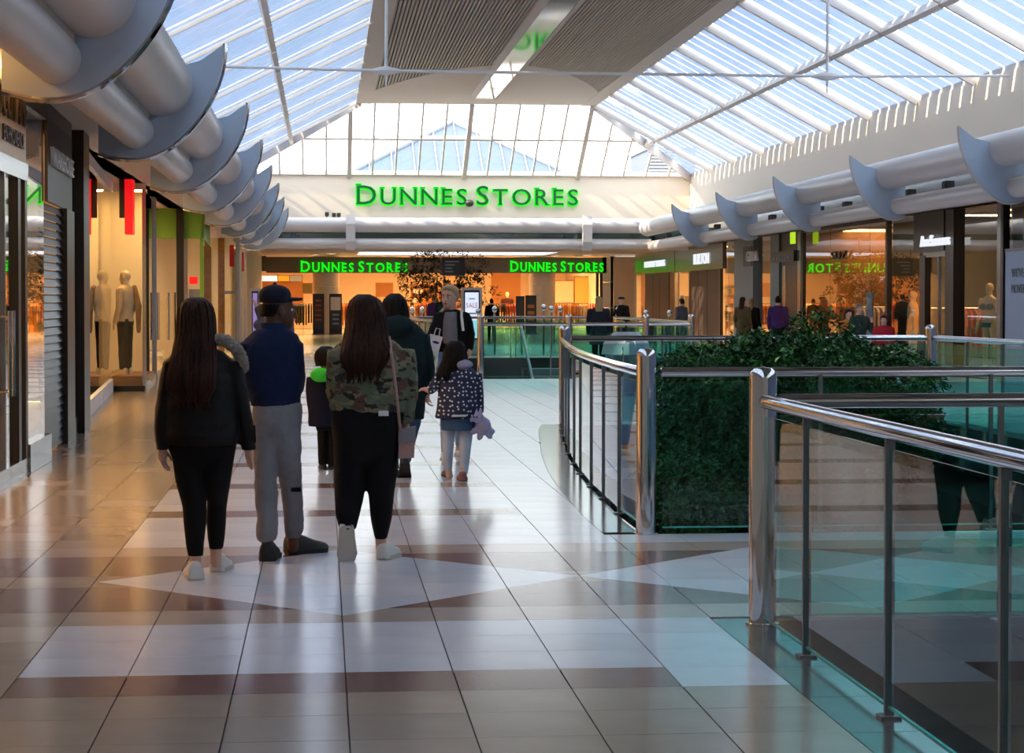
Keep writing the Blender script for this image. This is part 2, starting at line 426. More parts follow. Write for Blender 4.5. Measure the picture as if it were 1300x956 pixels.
    # bracing rods under the glass
# hip end glazing
hw = struct(B('window_3', (XA, YE-.02, ZE), (XD, YE+.2, ZE+.1), M_frame))
def Hp(x, t): return Vector((x, YE - (YE-YT)*t, ZE + (ZT-ZE)*t))
hn = Vector((0, (ZT-ZE), (YE-YT))).normalized()
def tx(x): return max(0, min(1, (x-XA)/(XB-XA), (XD-x)/(XD-XC)))
nx_ = 20; dx = (XD-XA)/nx_
for k in range(1, nx_):
    x = XA + dx*k; big = k % 5 == 0
    w = .15 if big else .06
    MB().bar(Hp(x, -.06 if big else 0), Hp(x, tx(x)), w, .22 if big else .1, up=hn).build('mullion', M_frame, hw)
T2 = .53
MB().bar(Hp(XA+(XB-XA)*T2, T2), Hp(XD-(XD-XC)*T2, T2), .1, .14, up=hn).build('transom', M_frame, hw)
MB().bar(Hp(XA+.1, .0)+Vector((0,0,.05)), Hp(XD-.1, 0)+Vector((0,0,.05)), .14, .16, up=hn).build('sill', M_frame, hw)
for k in range(nx_):
    x0, x1 = XA+dx*k+.03, XA+dx*(k+1)-.03
    for lo, hi in ((0.02, T2-.02), (T2+.02, 1)):
        a, b = min(hi, tx(x0)), min(hi, tx(x1))
        if max(a, b) <= lo: continue
        a = max(a, lo+.001); b = max(b, lo+.001)
        MB().add([Hp(x0, lo)+hn*.02, Hp(x1, lo)+hn*.02, Hp(x1, b)+hn*.02, Hp(x0, a)+hn*.02], [(0, 1, 2, 3)]).build('pane', M_clear, hw, fix=False)
# central ceiling
ce = struct(B('ceiling', (XB-.1, YB, ZT+.16), (XC+.1, YT+.1, ZT+.5), M_void))
XM = (XB+XC)/2
def arc(x): return 56.5 + 7.0*((x-XM)/3.45)**2
sl = MB(); x = XB + .42
while x < XC - .42:
    if abs(x - XM) > .5: sl.box((x-.03, YB, ZT-.02), (x+.03, arc(x), ZT+.07))
    x += .09
sl.build('slat_field', M_slat, ce)['kind'] = 'stuff'
N_ = 24; xs_ = [XB+.4 + (XC-XB-.8)*i/N_ for i in range(N_+1)]
en = MB()
for i in range(N_): en.prism([(xs_[i], arc(xs_[i]), ZT-.03), (xs_[i+1], arc(xs_[i+1]), ZT-.03), (xs_[i+1], YT, ZT-.03), (xs_[i], YT, ZT-.03)], (0, 0, .19))
en.build('end_panel', M_ceil, ce)
for xa, xb in ((XB-.1, XB+.4), (XC-.4, XC+.1)): MB().box((xa, YB, ZT-.04), (xb, YT+.06, ZT+.16)).build('edge_panel', M_ceil, ce)
MB().prism([(XM-.48, YB, ZT+.06), (XM-.3, YB, ZT-.16), (XM-.3, 64.8, ZT-.16), (XM-.48, 64.8, ZT+.06)], (.02, 0, 0)).build('light_trough_side', M_slat, ce)
MB().box((XM-.3, YB, ZT-.17), (XM+.34, 64.6, ZT-.14)).build('light_trough_glass', mat('trough_glass', (112, 116, 114), .05, spec=.5), ce)
MB().box((XM+.34, YB, ZT-.19), (XM+.42, 64.8, ZT+.06)).build('light_trough_rail', M_ceil, ce)
# tie rod with nodes and hangers
tr = empty('tie_rod', (5, 38.0, ZE), 'thin white tie rod with two hanger nodes spanning the mall under the skylights', 'rod')
NA, NB = W(490, 90, 38), W(1050, 97, 38)
MB().tube([(XA, 38, ZE-.06), NA, NB, (XD, 38, ZE-.1)], .028, 8).build('rod', M_white, tr, smooth=True)
for P, xx in ((NA, XB+.02), (NB, XC-.02)):
    MB().tube([P, (P.x+.02, 38, ZT-.04)], .03, 8).build('hanger', M_white, tr, smooth=True)
    MB().rings([[P + Vector((dx_, .09*math.cos(a)*s_, .09*math.sin(a)*s_)) for a in [k*math.pi/4 for k in range(8)]] for dx_, s_ in ((-.28, .3), (-.1, .8), (0, 1), (.1, .8), (.28, .3))]).build('node', M_white, tr, smooth=True)
    MB().tube([P - Vector((0, 0, .3)), P], [.012, .03], 6).build('spike', M_white, tr)
# far ceiling beyond the header
struct(B('ceiling_far', (-9, YE, 3.64), (20, 116, 3.76), M_ceil))
# ------------------------------------------------------------------ wall tubes and fins
LT, UT = Vector((-2.1, 0, 3.5)), Vector((-1.82, 0, 4.03))
RT, RU = Vector((11.5, 0, 3.47)), Vector((11.3, 0, 4.1))
def vtube(name, label, c, r, y0, y1):
    o = MB().tube([(c.x, y0, c.z), (c.x, y1, c.z)], r, 32).build(name, M_tube, None, smooth=True); return tag(o, label, 'tube')
vtube('wall_tube', 'slim pale grey tube along the shop soffit on the shutter side', LT, .2, YB, 71)
vtube('wall_tube', 'thick pale grey upper tube behind the fins on the shutter side', UT, .36, YB, 71)
vtube('wall_tube', 'slim pale grey tube above the row of lit shops on the mannequin side', RT, .18, YB, 71)
vtube('wall_tube', 'thick pale grey upper tube above the row of lit shops', RU, .29, YB, 71)
o = MB().tube([(-2.1, 71.4, 3.53), (11.5, 71.4, 3.53)], .19, 28).build('wall_tube', M_tube, None, smooth=True); tag(o, 'slim pale grey tube across the end wall under the large sign', 'tube')
o = MB().tube([(-1.9, 71.4, 4.18), (11.4, 71.4, 4.18)], .26, 28).build('wall_tube', M_tube, None, smooth=True); tag(o, 'thick pale grey tube across the end wall under the large sign', 'tube')
for k, px in enumerate((445, 745)):
    c = W(px, 290, 71.1); mb = MB()
    prof = [(-.27, 4.5), (-.42, 4.52), (-.56, 4.2), (-.54, 3.6), (-.42, 3.3), (-.27, 3.28)]
    mb.prism([(c.x-.16, 71.4+y, z) for y, z in prof], (.32, 0, 0))
    tag(mb.build('tube_bracket', M_tube, None, base=True), 'pale grey strap bracket clasping the end wall tubes below the %s of the sign' % ('first letter', 'last letter')[k], 'bracket')
# clerestory band behind the tubes
struct(B('window_4', (XA+.25, YB, 3.72), (XA+.27, 71.6, 4.4), M_band)); struct(B('window_5', (12.75, YB, 3.6), (12.77, 71.6, 4.25), M_band))
struct(B('window_6', (XA, 71.86, 3.62), (XD, 71.88, 4.15), M_band))
def fin(side, y, k, n):
    c = LT if side < 0 else RT; sx = 1 if side < 0 else -1
    outer = [(-.42, -.26), (-.2, -.32), (.02, -.33), (.22, -.28), (.42, -.17), (.6, .0), (.76, .2), (.88, .42), (.96, .64), (1.0, .86), (1.0, 1.0)]
    inner = [(.72, .8), (.4, .72), (.0, .7), (-.42, .7)]
    root = empty('wall_fin', (c.x, y, c.z-.33))
    if side > 0: outer = [(-.12, -.2), (-.02, -.26)] + outer[3:]; inner = inner[:3] + [(-.12, .7)]
    pts = [(c.x + sx*u, y-.02, c.z + w) for u, w in outer + inner]
    MB().prism(pts, (0, .04, 0)).build('plate', M_fin, root)
    ed = [Vector((c.x + sx*u, y, c.z + w)) for u, w in outer]
    ed2 = []
    for a, b in zip(ed, ed[1:]): ed2 += [a, (a+b)/2]
    ed2.append(ed[-1]); sm = ed2[:]
    for i in range(1, len(ed2)-1): sm[i] = (ed2[i-1] + ed2[i]*2 + ed2[i+1])/4
    MB().tube(sm, .028, 8).build('edge_trim', M_chrome if side < 0 else M_tube, root, smooth=True)
    return root
ordn = ['first', 'second', 'third', 'fourth', 'fifth', 'sixth', 'seventh', 'eighth']
for k in range(8):
    r = fin(-1, 16.5 + 7*k, k, 8); d_ = 7 - k
    tag(r, 'chrome-edged crescent fin on the shutter side tubes, %s from the end wall' % (ordn[d_] if d_ else 'nearest one'), 'fin', 'chrome edged fins')
for k in range(5):
    r = fin(1, 33.2 + 7*k, k, 5); d_ = 4 - k
    tag(r, 'plain grey crescent fin above the lit shops, %s from the end wall' % (ordn[d_] if d_ else 'nearest one'), 'fin', 'plain grey fins')
# black spotlights in the gap above the lit shops
for px, py in ((1060, 338), (940, 364), (740, 401), (652, 415), (502, 441), (438, 453), (327, 470), (277, 483), (172, 497)):
    P = onx(780 + px/2.5, 100 + py/2.5, 11.9)
    r = empty('spotlight', P, 'small black box spotlight in the gap between the two tubes above the lit shops', 'spotlight', 'black spotlights between the tubes')
    MB().box(P - Vector((.08, .13, .08)), P + Vector((.08, .13, .08))).build('housing', M_black, r)
    MB().box(P + Vector((-.1, -.1, -.06)), P + Vector((-.08, .1, .06))).build('lens', M_dark, r)
    MB().box(Vector((P.x-.03, P.y-.03, 3.6)), Vector((P.x+.03, P.y+.03, P.z-.08))).build('foot', M_black, r)

# ------------------------------------------------------------------ balustrades
RH = 1.1
def balustrade(label, pts, posts, mull=1.2, ph=1.27, rr=.036, pr=.068, group=None, bits=None):
    P = [Vector((x, y, 0)) for x, y in pts]; root = empty('glass_balustrade', P[0], label, 'balustrade', group)
    MB().tube([p + Vector((0, 0, RH)) for p in P], rr, 14).build('handrail', M_chrome, root, smooth=True)
    for i in posts:
        p = P[i]
        prof = [(pr*1.25, 0), (pr*1.25, .012), (pr, .014), (pr, ph-pr*.9), (pr*.97, ph-pr*.6), (pr*.84, ph-pr*.32), (pr*.6, ph-pr*.1), (pr*.25, ph-.004), (.002, ph)]
        MB().lathe(p, prof, 28).build('post', M_chrome, root, smooth=True, ang=.9)
    # resample for mullions
    L = [0]
    for a, b in zip(P, P[1:]): L.append(L[-1] + (b-a).length)
    n = max(1, round(L[-1]/mull)); 
    def at(s):
        for i in range(len(P)-1):
            if s <= L[i+1] + 1e-6: return P[i] + (P[i+1]-P[i])*((s-L[i])/max(1e-6, L[i+1]-L[i]))
        return P[-1]
    Q = [at(L[-1]*k/n) for k in range(n+1)] if bits is None else [Vector((x, y, 0)) for x, y in bits]
    pz = [P[i] for i in posts]
    for q0, q1 in zip(Q, Q[1:]):
        t = (q1-q0).normalized(); nn = Vector((-t.y, t.x, 0))
        a, b = q0 + t*.006, q1 - t*.006
        pn = MB().hexa([a-nn*.005+Vector((0,0,.05)), b-nn*.005+Vector((0,0,.05)), b+nn*.005+Vector((0,0,.05)), a+nn*.005+Vector((0,0,.05)),
                   a-nn*.005+Vector((0,0,1.03)), b-nn*.005+Vector((0,0,1.03)), b+nn*.005+Vector((0,0,1.03)), a+nn*.005+Vector((0,0,1.03))]).build('pane', M_glass, root)
        MB().bar(a + Vector((0, 0, .045)), b + Vector((0, 0, .045)), .012, .01).build('edge', M_gedge, pn)
    for q, (q0, q1) in zip(Q, [(Q[max(i-1, 0)], Q[min(i+1, len(Q)-1)]) for i in range(len(Q))]):
        if any((q-p).length < .1 for p in pz) or q in (Q[0], Q[-1]): continue
        t = (q1-q0).normalized(); nn = Vector((-t.y, t.x, 0))
        MB().bar(q + Vector((0, 0, 0)), q + Vector((0, 0, RH-.02)), .036, .022, up=t).build('mullion', M_bar, root)
        MB().box(q + Vector((-.04, -.04, 0)), q + Vector((.04, .04, .012))).build('foot_plate', M_bar, root)
    return root
NP = ground(968, 793); NX = NP.x; NY = NP.y
balustrade('glass balustrade running towards the viewer from the post at the near corner of the bridge', [(NX, NY), (NX, 3.0)], [0], bits=[(NX, NY), (NX, 8.97), (NX, 7.63), (NX, 6.3), (NX, 5.0), (NX, 3.7), (NX, 3.0)])
balustrade('glass balustrade along the near edge of the tiled bridge', [(NX+.08, NY), (8.0, NY)], [], bits=[(NX+.08, NY), (3.35, NY), (4.5, NY), (5.7, NY), (6.9, NY), (8.0, NY)])
P2 = ground(814, 678)
balustrade('curved glass balustrade sweeping round the opening with the big tree', [(interp(CURVE, y)+.02, y) for y in [P2.y + (26-P2.y)*k/24 for k in range(25)]], [0, 24], bits=[(interp(CURVE, y)+.02, y) for y in (P2.y, 15.1, 16.25, 17.3, 18.6, 19.7, 21.0, 22.5, 23.7, 24.9, 26.0)])
balustrade('glass balustrade along the bridge in front of the big tree', [(P2.x+.14, P2.y+.02), (7.95, P2.y+.02)], [], bits=[(P2.x+.14, P2.y), (3.4, P2.y), (4.6, P2.y), (5.8, P2.y), (7.0, P2.y), (7.95, P2.y)])
RC = W(1187, 425, 25.8)
balustrade('glass balustrade across the back of the opening behind the big tree', [(3.16, 26.0), (RC.x, 26.0)], [1], mull=1.15)
balustrade('glass balustrade on the lit shop side of the opening with the big tree', [(RC.x+.03, 25.88), (8.0, 23.0), (8.05, 14.0)], [], mull=1.2)
balustrade('glass balustrade closing the far opening where the escalator rises', [(3.15, 41.0), (W(722, 480, 41).x, 41.0), (W(820, 480, 41).x, 41.0), (7.4, 41.0)], [0, 1, 2], mull=1.5, ph=1.3)
balustrade('curved glass balustrade round the far opening, bending towards the fashion store', [(x+.02, y) for y, x in C3[1:]], [3], mull=1.4, ph=1.3)
balustrade('glass balustrade on the store side of the far opening', [(2.36, 56.0), (7.9, 56.0)], [], mull=1.5, ph=1.3)
balustrade('glass balustrade of the far opening on the lit shop side', [(7.45, 41.1), (7.9, 44), (8.0, 55.9)], [0], mull=1.5, ph=1.3)
# small ball topped posts further back
for px, py in ((628, 393), (607, 396), (700, 393), (711, 393), (690, 391), (820, 398), (850, 398), (523, 394), (536, 394)):
    P = W(px, py, 57.5 if px > 600 else 58.5); z = P.z
    mb = MB().lathe((P.x, P.y, 0), [(.07, 0), (.07, .02), (.03, .03), (.03, z-.08), (.045, z-.07), (.07, z-.02), (.078, z+.03), (.055, z+.08), (.01, z+.1)], 14)
    tag(mb.build('ball_post', M_chrome, None, smooth=True, base=True), 'slim chrome post with a ball top beyond the far opening', 'post', 'ball topped chrome posts')

# ------------------------------------------------------------------ large store signs
SERIF = {'D': ((.09, 0), (.09, 1)), 'U': ((.1, 1), (.9, 1)), 'N': ((.08, 0), (.08, 1), (.92, 1)), 'E': ((.1, 0), (.1, 1)), 'T': ((.5, 0),), 'R': ((.1, 0), (.1, 1), (.93, 0))}
def serif(o, ch, x, y0, y1, z, w, h, grow):
    # small serif bars joined to the glyph's own mesh
    bm = bmesh.new(); bm.from_mesh(o.data); org = worigin(o)
    for fx, top in SERIF.get(ch, ()):
        cx = x + w*fx; hw = h*.115 + grow; zc = z + (h*.965 if top else h*.0); a = Vector((cx-hw, y0, zc-grow)) - org; b = Vector((cx+hw, y1, zc+h*.035+grow)) - org
        r = bmesh.ops.create_cube(bm, size=1); bmesh.ops.transform(bm, verts=r['verts'], matrix=Matrix.Translation((a+b)/2) @ Matrix.Diagonal((*(b-a), 1)))
    bm.to_mesh(o.data); bm.free()
def store_sign(label, x0px, x1px, ytop, ybot, d, words, face, neon):
    a, b = W(x0px, ybot, d), W(x1px, ybot, d); H = (W(x0px, ytop, d) - a).z
    root = empty('store_sign', ((a.x+b.x)/2, d, a.z), label, 'sign')
    # lay out glyph by glyph with taller initials
    items = []; cur = 0
    for wi, w in enumerate(words):
        for i, ch in enumerate(w):
            sz = H/.73 if i == 0 else H*.84/.73
            vs, fs = text_mesh(ch, sz, .03, 0); wd_ = max(v.x for v in vs) - min(v.x for v in vs)
            items.append((ch, sz, cur, wd_)); cur += wd_ + H*.22
        cur += H*.24
    tot = cur - H*.46; k = (b.x-a.x)/tot
    for ch, sz, x, w_ in items:
        if neon:
            l = text1(ch, (a.x + x*k, d-.045, a.z), (1, 0, 0), (0, -1, 0), sz, M_gneon, root, .04, w_*k, name='letter', offset=.008); serif(l, ch, a.x + x*k, d-.085, d-.005, a.z, w_*k, sz*.73, .004)
        else:
            g = text1(ch, (a.x + x*k - .035, d-.07, a.z-.02), (1, 0, 0), (0, -1, 0), sz, M_gglow, root, .025, w_*k+.07, name='letter', offset=.026); serif(g, ch, a.x + x*k, d-.095, d-.045, a.z, w_*k, sz*.73, .03)
            lf = text1(ch, (a.x + x*k, d-.13, a.z), (1, 0, 0), (0, -1, 0), sz, M_gface, g, .03, w_*k, name='letter_face', offset=.0); serif(lf, ch, a.x + x*k, d-.16, d-.1, a.z, w_*k, sz*.73, 0)
    return root
store_sign('large dark green letters with a green glow on the end wall reading Dunnes Stores', 453, 733, 234, 259.5, 72, ['DUNNES', 'STORES'], True, False)
dome = W(596, 258, 71.8); tag(MB().ball(dome, .16, .16, .13).build('camera_dome', M_dark, None, smooth=True), 'dark dome camera between the two words of the large sign', 'camera')
for px, py in ((415, 272), (424, 273), (430, 273)):
    P = W(px, py, 71.6); tag(MB().box(P-Vector((.07, .1, .07)), P+Vector((.07, .1, .07))).tube([P+Vector((0, 0, -.07)), P+Vector((0, 0, -.2))], .025, 6).build('wall_camera', M_dark, None), 'tiny dark fitting standing on the end wall tube', 'camera', 'fittings on the end wall tube')

# ------------------------------------------------------------------ roofs seen outside through the end glazing
M_oroof = mat('outer_glass_roof', (66, 80, 96), .35, spec=.25); M_obar = mat('outer_roof_bar', (120, 122, 128), .6)
pk = W(575, 155, 112); bl, br = W(440, 224, 108), W(722, 224, 108)
root = empty('glass_roof', ((bl.x+br.x)/2, 112, bl.z-3), 'hipped blue grey glass roof seen outside through the end glazing', 'roof')
hwid = (br.x-bl.x)/2; cx_ = pk.x
base_ = [Vector((bl.x, 106, bl.z)), Vector((br.x, 106, bl.z)), Vector((br.x, 106+2*hwid, bl.z)), Vector((bl.x, 106+2*hwid, bl.z))]
top_ = Vector((cx_, 106+hwid, W(575, 155, 106+hwid).z))
for i in range(4):
    a, b = base_[i], base_[(i+1) % 4]
    MB().prism([a, b, top_], (0, 0, -.05)).build('roof_slope', M_oroof, root)
    MB().bar(a, top_, .18, .18).build('ridge_bar', M_obar, root)
    for j in range(1, 10):
        p = a.lerp(b, j/10); t = 1 - abs(j/5-1); q = p.lerp(top_, 0)
        e = a.lerp(top_, min(1, j/5)) if j <= 5 else b.lerp(top_, (10-j)/5)
        MB().bar(p + Vector((0, 0, .04)), e + Vector((0, 0, .04)), .07, .07).build('glazing_bar', M_obar, root)
MB().box((bl.x-.2, 105.8, 3.8), (br.x+.2, 106+2*hwid, bl.z-.05)).build('upstand', M_obar, root)
a = W(797, 224, 100); b = W(862, 188, 100)
r = empty('plant_house', ((a.x+b.x)/2, 102, a.z-2), 'pale louvred rooftop plant house outside behind the end glazing', 'building')
MB().box((a.x+1.2, 101, 3.8), (b.x+1, 107, b.z)).build('wall', mat('plant_wall', (84, 92, 104), .7), r)
for k in range(9): MB().box((a.x+1.2, 100.9, a.z+k*.16), (a.x+2.6, 101, a.z+k*.16+.1)).build('slat', M_obar, r)
MB().box((a.x+1.1, 100.9, b.z), (b.x+1.1, 107.1, b.z+.1)).build('coping', M_bar, r)
# ------------------------------------------------------------------ shops: shared builders
M_lettr = mat('bronze_letter', (58, 52, 48), .3, metal=.3)
M_silver = mat('silver_letter', (216, 217, 220), .35)
M_cream = mat('lit_cream_wall', (232, 214, 190), .7)
M_sandf = mat('sand_fascia', (224, 196, 160), .4)
M_wood = mat('warm_wood', (168, 112, 58), .45, var=.2, vscale=4, stretch=(1, 1, 8))
M_brown = mat('brown_panel', (150, 98, 48), .6)
M_shut = mat('brown_shutter', (58, 44, 38), .5)
M_shutg = mat('grey_roller_shutter', (58, 58, 64), .4, metal=.3)
M_green = mat('lime_fascia', (112, 160, 52), .45)
M_red = mat('red_acrylic', (214, 24, 30), .4, emit=(230, 16, 24), es=.8)
M_stone = mat('stone_cladding', (196, 180, 160), .55, var=.05, vscale=3)
M_teal = mat('blue_grey_cladding', (96, 112, 116), .45)
M_hoard = mat('pale_blue_hoarding', (158, 176, 206), .6)
M_lilac = mat('lilac_screen', (150, 130, 190), .4, emit=(150, 130, 200), es=.5)
M_screen = mat('white_screen', (215, 222, 235), .4, emit=(205, 216, 236), es=.8)
M_rtext = mat('red_print', (196, 40, 44), .5)
M_gtext = mat('grey_print', (120, 124, 136), .5)
M_deepg = mat('dark_poster', (36, 42, 40), .5)
CLOTH = [mat('cloth_%s' % n, c, .85, bump=.2, bscale=30) for n, c in (('ochre', (176, 112, 40)), ('rust', (150, 66, 34)), ('black', (26, 24, 28)), ('red', (170, 28, 34)), ('cream', (212, 190, 158)), ('navy', (36, 40, 62)), ('olive', (92, 84, 50)), ('white', (214, 212, 208)))]
def V(*a): return Vector(a)
def ceiling_light(P, a, b, m, label, group):
    r = empty('ceiling_light', P, label, 'light', group)
    MB().box(P + V(-a/2-.04, -b/2-.04, .005), P + V(a/2+.04, b/2+.04, .04)).build('frame', M_white, r)
    MB().box(P + V(-a/2, -b/2, -.01), P + V(a/2, b/2, .004)).build('diffuser', m, r)
    return r
_gm = {}
def garment(m, parent, P, ang, w=.42, h=.85):
    key = (m.name, round(w, 2), round(h, 2))
    if key not in _gm:
        pts = [(-.08, 0), (-w/2, -.1), (-w/2-.02, -.5*h), (-w/2+.07, -.5*h), (-w/2+.06, -h), (w/2-.06, -h), (w/2-.07, -.5*h), (w/2+.02, -.5*h), (w/2, -.1), (.08, 0)]
        mb = MB().prism([(x, -.03, z) for x, z in pts], (0, .06, 0)); me = mb.mesh('garment'); me.materials.append(m)
        bm = bmesh.new(); bm.from_mesh(me); bmesh.ops.recalc_face_normals(bm, faces=bm.faces); bm.to_mesh(me); bm.free(); _gm[key] = me
    o = link('garment', _gm[key], None, parent, Vector(P) - worigin(parent)); o.rotation_euler.z = ang; return o
def rack(P, L, ang, cols, label, group=None, top=1.4, n=None):
    P = Vector(P); t = V(math.cos(ang), math.sin(ang), 0); r = empty('clothes_rack', P, label, 'clothes rack', group)
    n_ = Vector((-t.y, t.x, 0)); a, b = P - t*L/2, P + t*L/2
    MB().tube([a + V(0, 0, 0), a + V(0, 0, top), b + V(0, 0, top), b], .015, 8).tube([a - n_*.25 + V(0, 0, .015), a + n_*.25 + V(0, 0, .015)], .015, 6).tube([b - n_*.25 + V(0, 0, .015), b + n_*.25 + V(0, 0, .015)], .015, 6).build('frame', M_steel, r)
    n = n or max(4, int(L/.12))
    for k in range(n):
        garment(CLOTH[cols[k*len(cols)//n]], r, a + t*(L*(k+.5)/n) + V(0, 0, top-.02), ang + math.pi/2 + random.uniform(-.1, .1), h=random.choice((.8, .9, 1.0)))
    return r
# ------------------------------------------------------------------ shops on the shutter side
def quad_wall(mb, p, q, z0, z1, th=.06):
    p, q = Vector((p[0], p[1], 0)), Vector((q[0], q[1], 0)); t = (q-p).normalized(); n = Vector((-t.y, t.x, 0))*th/2
    return mb.hexa([p-n+V(0,0,z0), q-n+V(0,0,z0), q+n+V(0,0,z0), p+n+V(0,0,z0), p-n+V(0,0,z1), q-n+V(0,0,z1), q+n+V(0,0,z1), p+n+V(0,0,z1)])
def QW(name, m, r, p, q, z0, z1, th=.06): return quad_wall(MB(), p, q, z0, z1, th).build(name, m, r)
XW = -2.8
s1 = empty('shopfront', (XW, 17, 0), 'cream boutique front with raised dark letters reading Occitane over glazed doors', 'shopfront')
QW('fascia', M_sandf, s1, (XW, 12), (XW, 19.5), 2.86, ZSL-.01, .08)
text("L'OCCITANE", (XW+.06, 17.42, 3.19), (0, 1, 0), (1, 0, 0), .42, M_lettr, s1, .012, 2.0)
text('EN PROVENCE', (XW+.06, 18.0, 2.98), (0, 1, 0), (1, 0, 0), .2, M_lettr, s1, .01, 1.2)
QW('wash_light', M_wash, s1, (XW+.1, 12.2), (XW+.1, 19.3), ZSL-.06, ZSL-.02, .03)
QW('transom', M_steel, s1, (XW, 12), (XW, 19.5), 2.7, 2.86, .12)
QW('threshold', M_steel, s1, (XW, 12), (XW, 19.5), 0, .12, .1)
for y, m, w in ((18.15, M_steel, .05), (19.0, M_black, .16), (19.42, M_black, .14), (17.3, M_black, .1), (16.0, M_steel, .05)): QW('mullion', m, s1, (XW, y-w/2), (XW, y+w/2), .12, 2.7, .1)
for a, b in ((16.05, 17.2), (17.4, 18.1), (18.2, 18.9)):
    d_ = QW('door', M_shop, s1, (XW, a), (XW, b), .12, 2.7, .012)
for y in (18.02, 18.28): MB().tube([(XW+.1, y, .75), (XW+.1, y, 1.5)], .016, 8).tube([(XW, y, .8), (XW+.1, y, .8)], .01, 6).tube([(XW, y, 1.45), (XW+.1, y, 1.45)], .01, 6).build('door_handle', M_chrome, s1, smooth=True)
QW('pane', M_shop, s1, (XW, 19.55), (XW-.02, 21.1), .24, 3.42, .012); QW('plinth', M_steel, s1, (XW+.02, 19.5), (XW, 21.15), 0, .24, .1); QW('top_frame', M_dark, s1, (XW, 19.5), (XW-.02, 21.15), 3.42, ZSL-.01, .08)
s2 = empty('shopfront', (-2.88, 22.5, 0), 'charcoal shopfront with silver letters reading Warehouse above a half closed roller shutter', 'shopfront')
QW('fascia', M_dark, s2, (-2.8, 21.2), (-2.88, 23.9), 2.6, 3.45, .03); QW('top_frame', M_black, s2, (-2.8, 21.2), (-2.88, 23.9), 3.45, ZSL-.01, .03)
text('WAREHOUSE', (-2.76, 21.35, 2.98), (-.03, 1, 0), (1, .03, 0), .27, M_silver, s2, .02, 2.3)
QW('jamb', M_black, s2, (-2.86, 22.9), (-2.9, 23.9), 0, 2.6, .12)
for k in range(30): MB().hexa([V(-2.83, 21.2, .03+k*.0855), V(-2.85, 22.9, .03+k*.0855), V(-2.9, 22.9, .06+k*.0855), V(-2.88, 21.2, .06+k*.0855), V(-2.86, 21.2, .11+k*.0855), V(-2.88, 22.9, .11+k*.0855), V(-2.91, 22.9, .11+k*.0855), V(-2.89, 21.2, .11+k*.0855)]).build('shutter_slat', M_shutg, s2)
QW('side_pane', M_shop, s2, (-2.9, 23.95), (-2.95, 24.7), .2, 3.4, .012); QW('plinth', M_steel, s2, (-2.9, 23.95), (-2.95, 24.7), 0, .2, .08); QW('pier', M_black, s2, (-2.93, 24.75), (-2.97, 25.7), 0, ZSL-.01, .2)
s3 = empty('shopfront', (-3.3, 30, 0), 'tall glass shop window recessed beside the black pier', 'shopfront')
for (a, b) in (((-3.0, 25.75), (-3.2, 28.2)), ((-3.2, 28.25), (-3.4, 31.6)), ((-3.4, 31.65), (-3.66, 35.95))):
    QW('pane', M_shop2 if a[1] > 31 else M_shop, s3, a, b, .22, 3.45, .012); QW('plinth', M_white, s3, a, b, 0, .22, .08); QW('head', M_white, s3, a, b, 3.45, ZSL-.01, .08)
s4 = empty('shopfront', (-3.3, 38, 0), 'lit display window with wooden platform beside the red hanging sign', 'shopfront')
QW('plinth', M_black, s4, (-3.68, 36.0), (-3.08, 36.0), 0, .1, .1)
MB().box((-3.66, 36.1, .1), (-3.14, 38.6, .26)).build('platform', M_wood, s4)
QW('back_wall', M_cream, s4, (-4.1, 38.7), (-3.26, 38.7), 0, ZSL-.01, .08); QW('pane', M_shop, s4, (-3.66, 36.0), (-3.1, 36.0), .1, 3.5, .012)
QW('side_pane', M_shop, s4, (-3.1, 36.05), (-3.3, 40.6), .15, 3.5, .012); QW('corner_post', M_steel, s4, (-3.12, 36.0), (-3.06, 36.0), 0, 3.5, .06); QW('side_plinth', M_steel, s4, (-3.1, 36.05), (-3.54, 45.9), 0, .15, .08)
QW('frame', M_steel, s4, (-3.3, 40.65), (-3.32, 40.85), 0, ZSL-.01, .1); QW('side_pane', M_shop, s4, (-3.33, 40.9), (-3.53, 45.9), .15, 3.5, .012)
QW('bulkhead', M_cream, s4, (-3.6, 36.0), (-3.06, 36.0), 3.5, ZSL-.01, .1)
ceiling_light(V(-3.4, 37.3, 3.58), .3, 1.6, M_warm, 'warm strip light over the lit display window', 'shop ceiling lights')
P = W(165, 262, 35.2)
hs = empty('blade_sign', (P.x, 35.2, P.z), 'glowing red blade sign hanging above the lit display window', 'sign')
MB().box((P.x-.06, 34.9, P.z-.48), (P.x+.07, 35.3, P.z+.46)).build('panel', M_red, hs); MB().box((P.x-.16, 35.0, P.z-.2), (P.x-.06, 35.2, P.z+.5)).build('backing', M_dark, hs); MB().tube([(P.x, 35.1, P.z+.4), (P.x, 35.1, ZSL)], .02, 8).build('rod', M_steel, hs)
s5 = empty('shopfront', (-3.0, 46, 0), 'shopfront with lime green fascia and black pier', 'shopfront')
QW('fascia', M_green, s5, (-3.6, 46.0), (-2.68, 46.0), 2.95, ZSL-.01, .12); QW('side_fascia', M_green, s5, (-2.68, 46.0), (-2.9, 52.5), 2.95, ZSL-.01, .1); QW('corner_post', M_green, s5, (-2.72, 46.0), (-2.64, 46.0), 0, 2.95, .1)
x225, x234 = W(225, 400, 46).x, W(234, 400, 46).x
QW('pier', M_black, s5, (x225, 45.9), (x234, 45.9), 0, ZSL-.01, .2); QW('side_wall', M_cream, s5, (x234, 46.1), (-3.0, 46.1), 0, 2.95, .1)
QW('door', M_shop, s5, (-3.56, 46.0), (x225, 46.0), .05, 2.95, .012); QW('pane', M_shop, s5, (-3.0, 46.0), (-2.72, 46.0), .1, 2.95, .012)
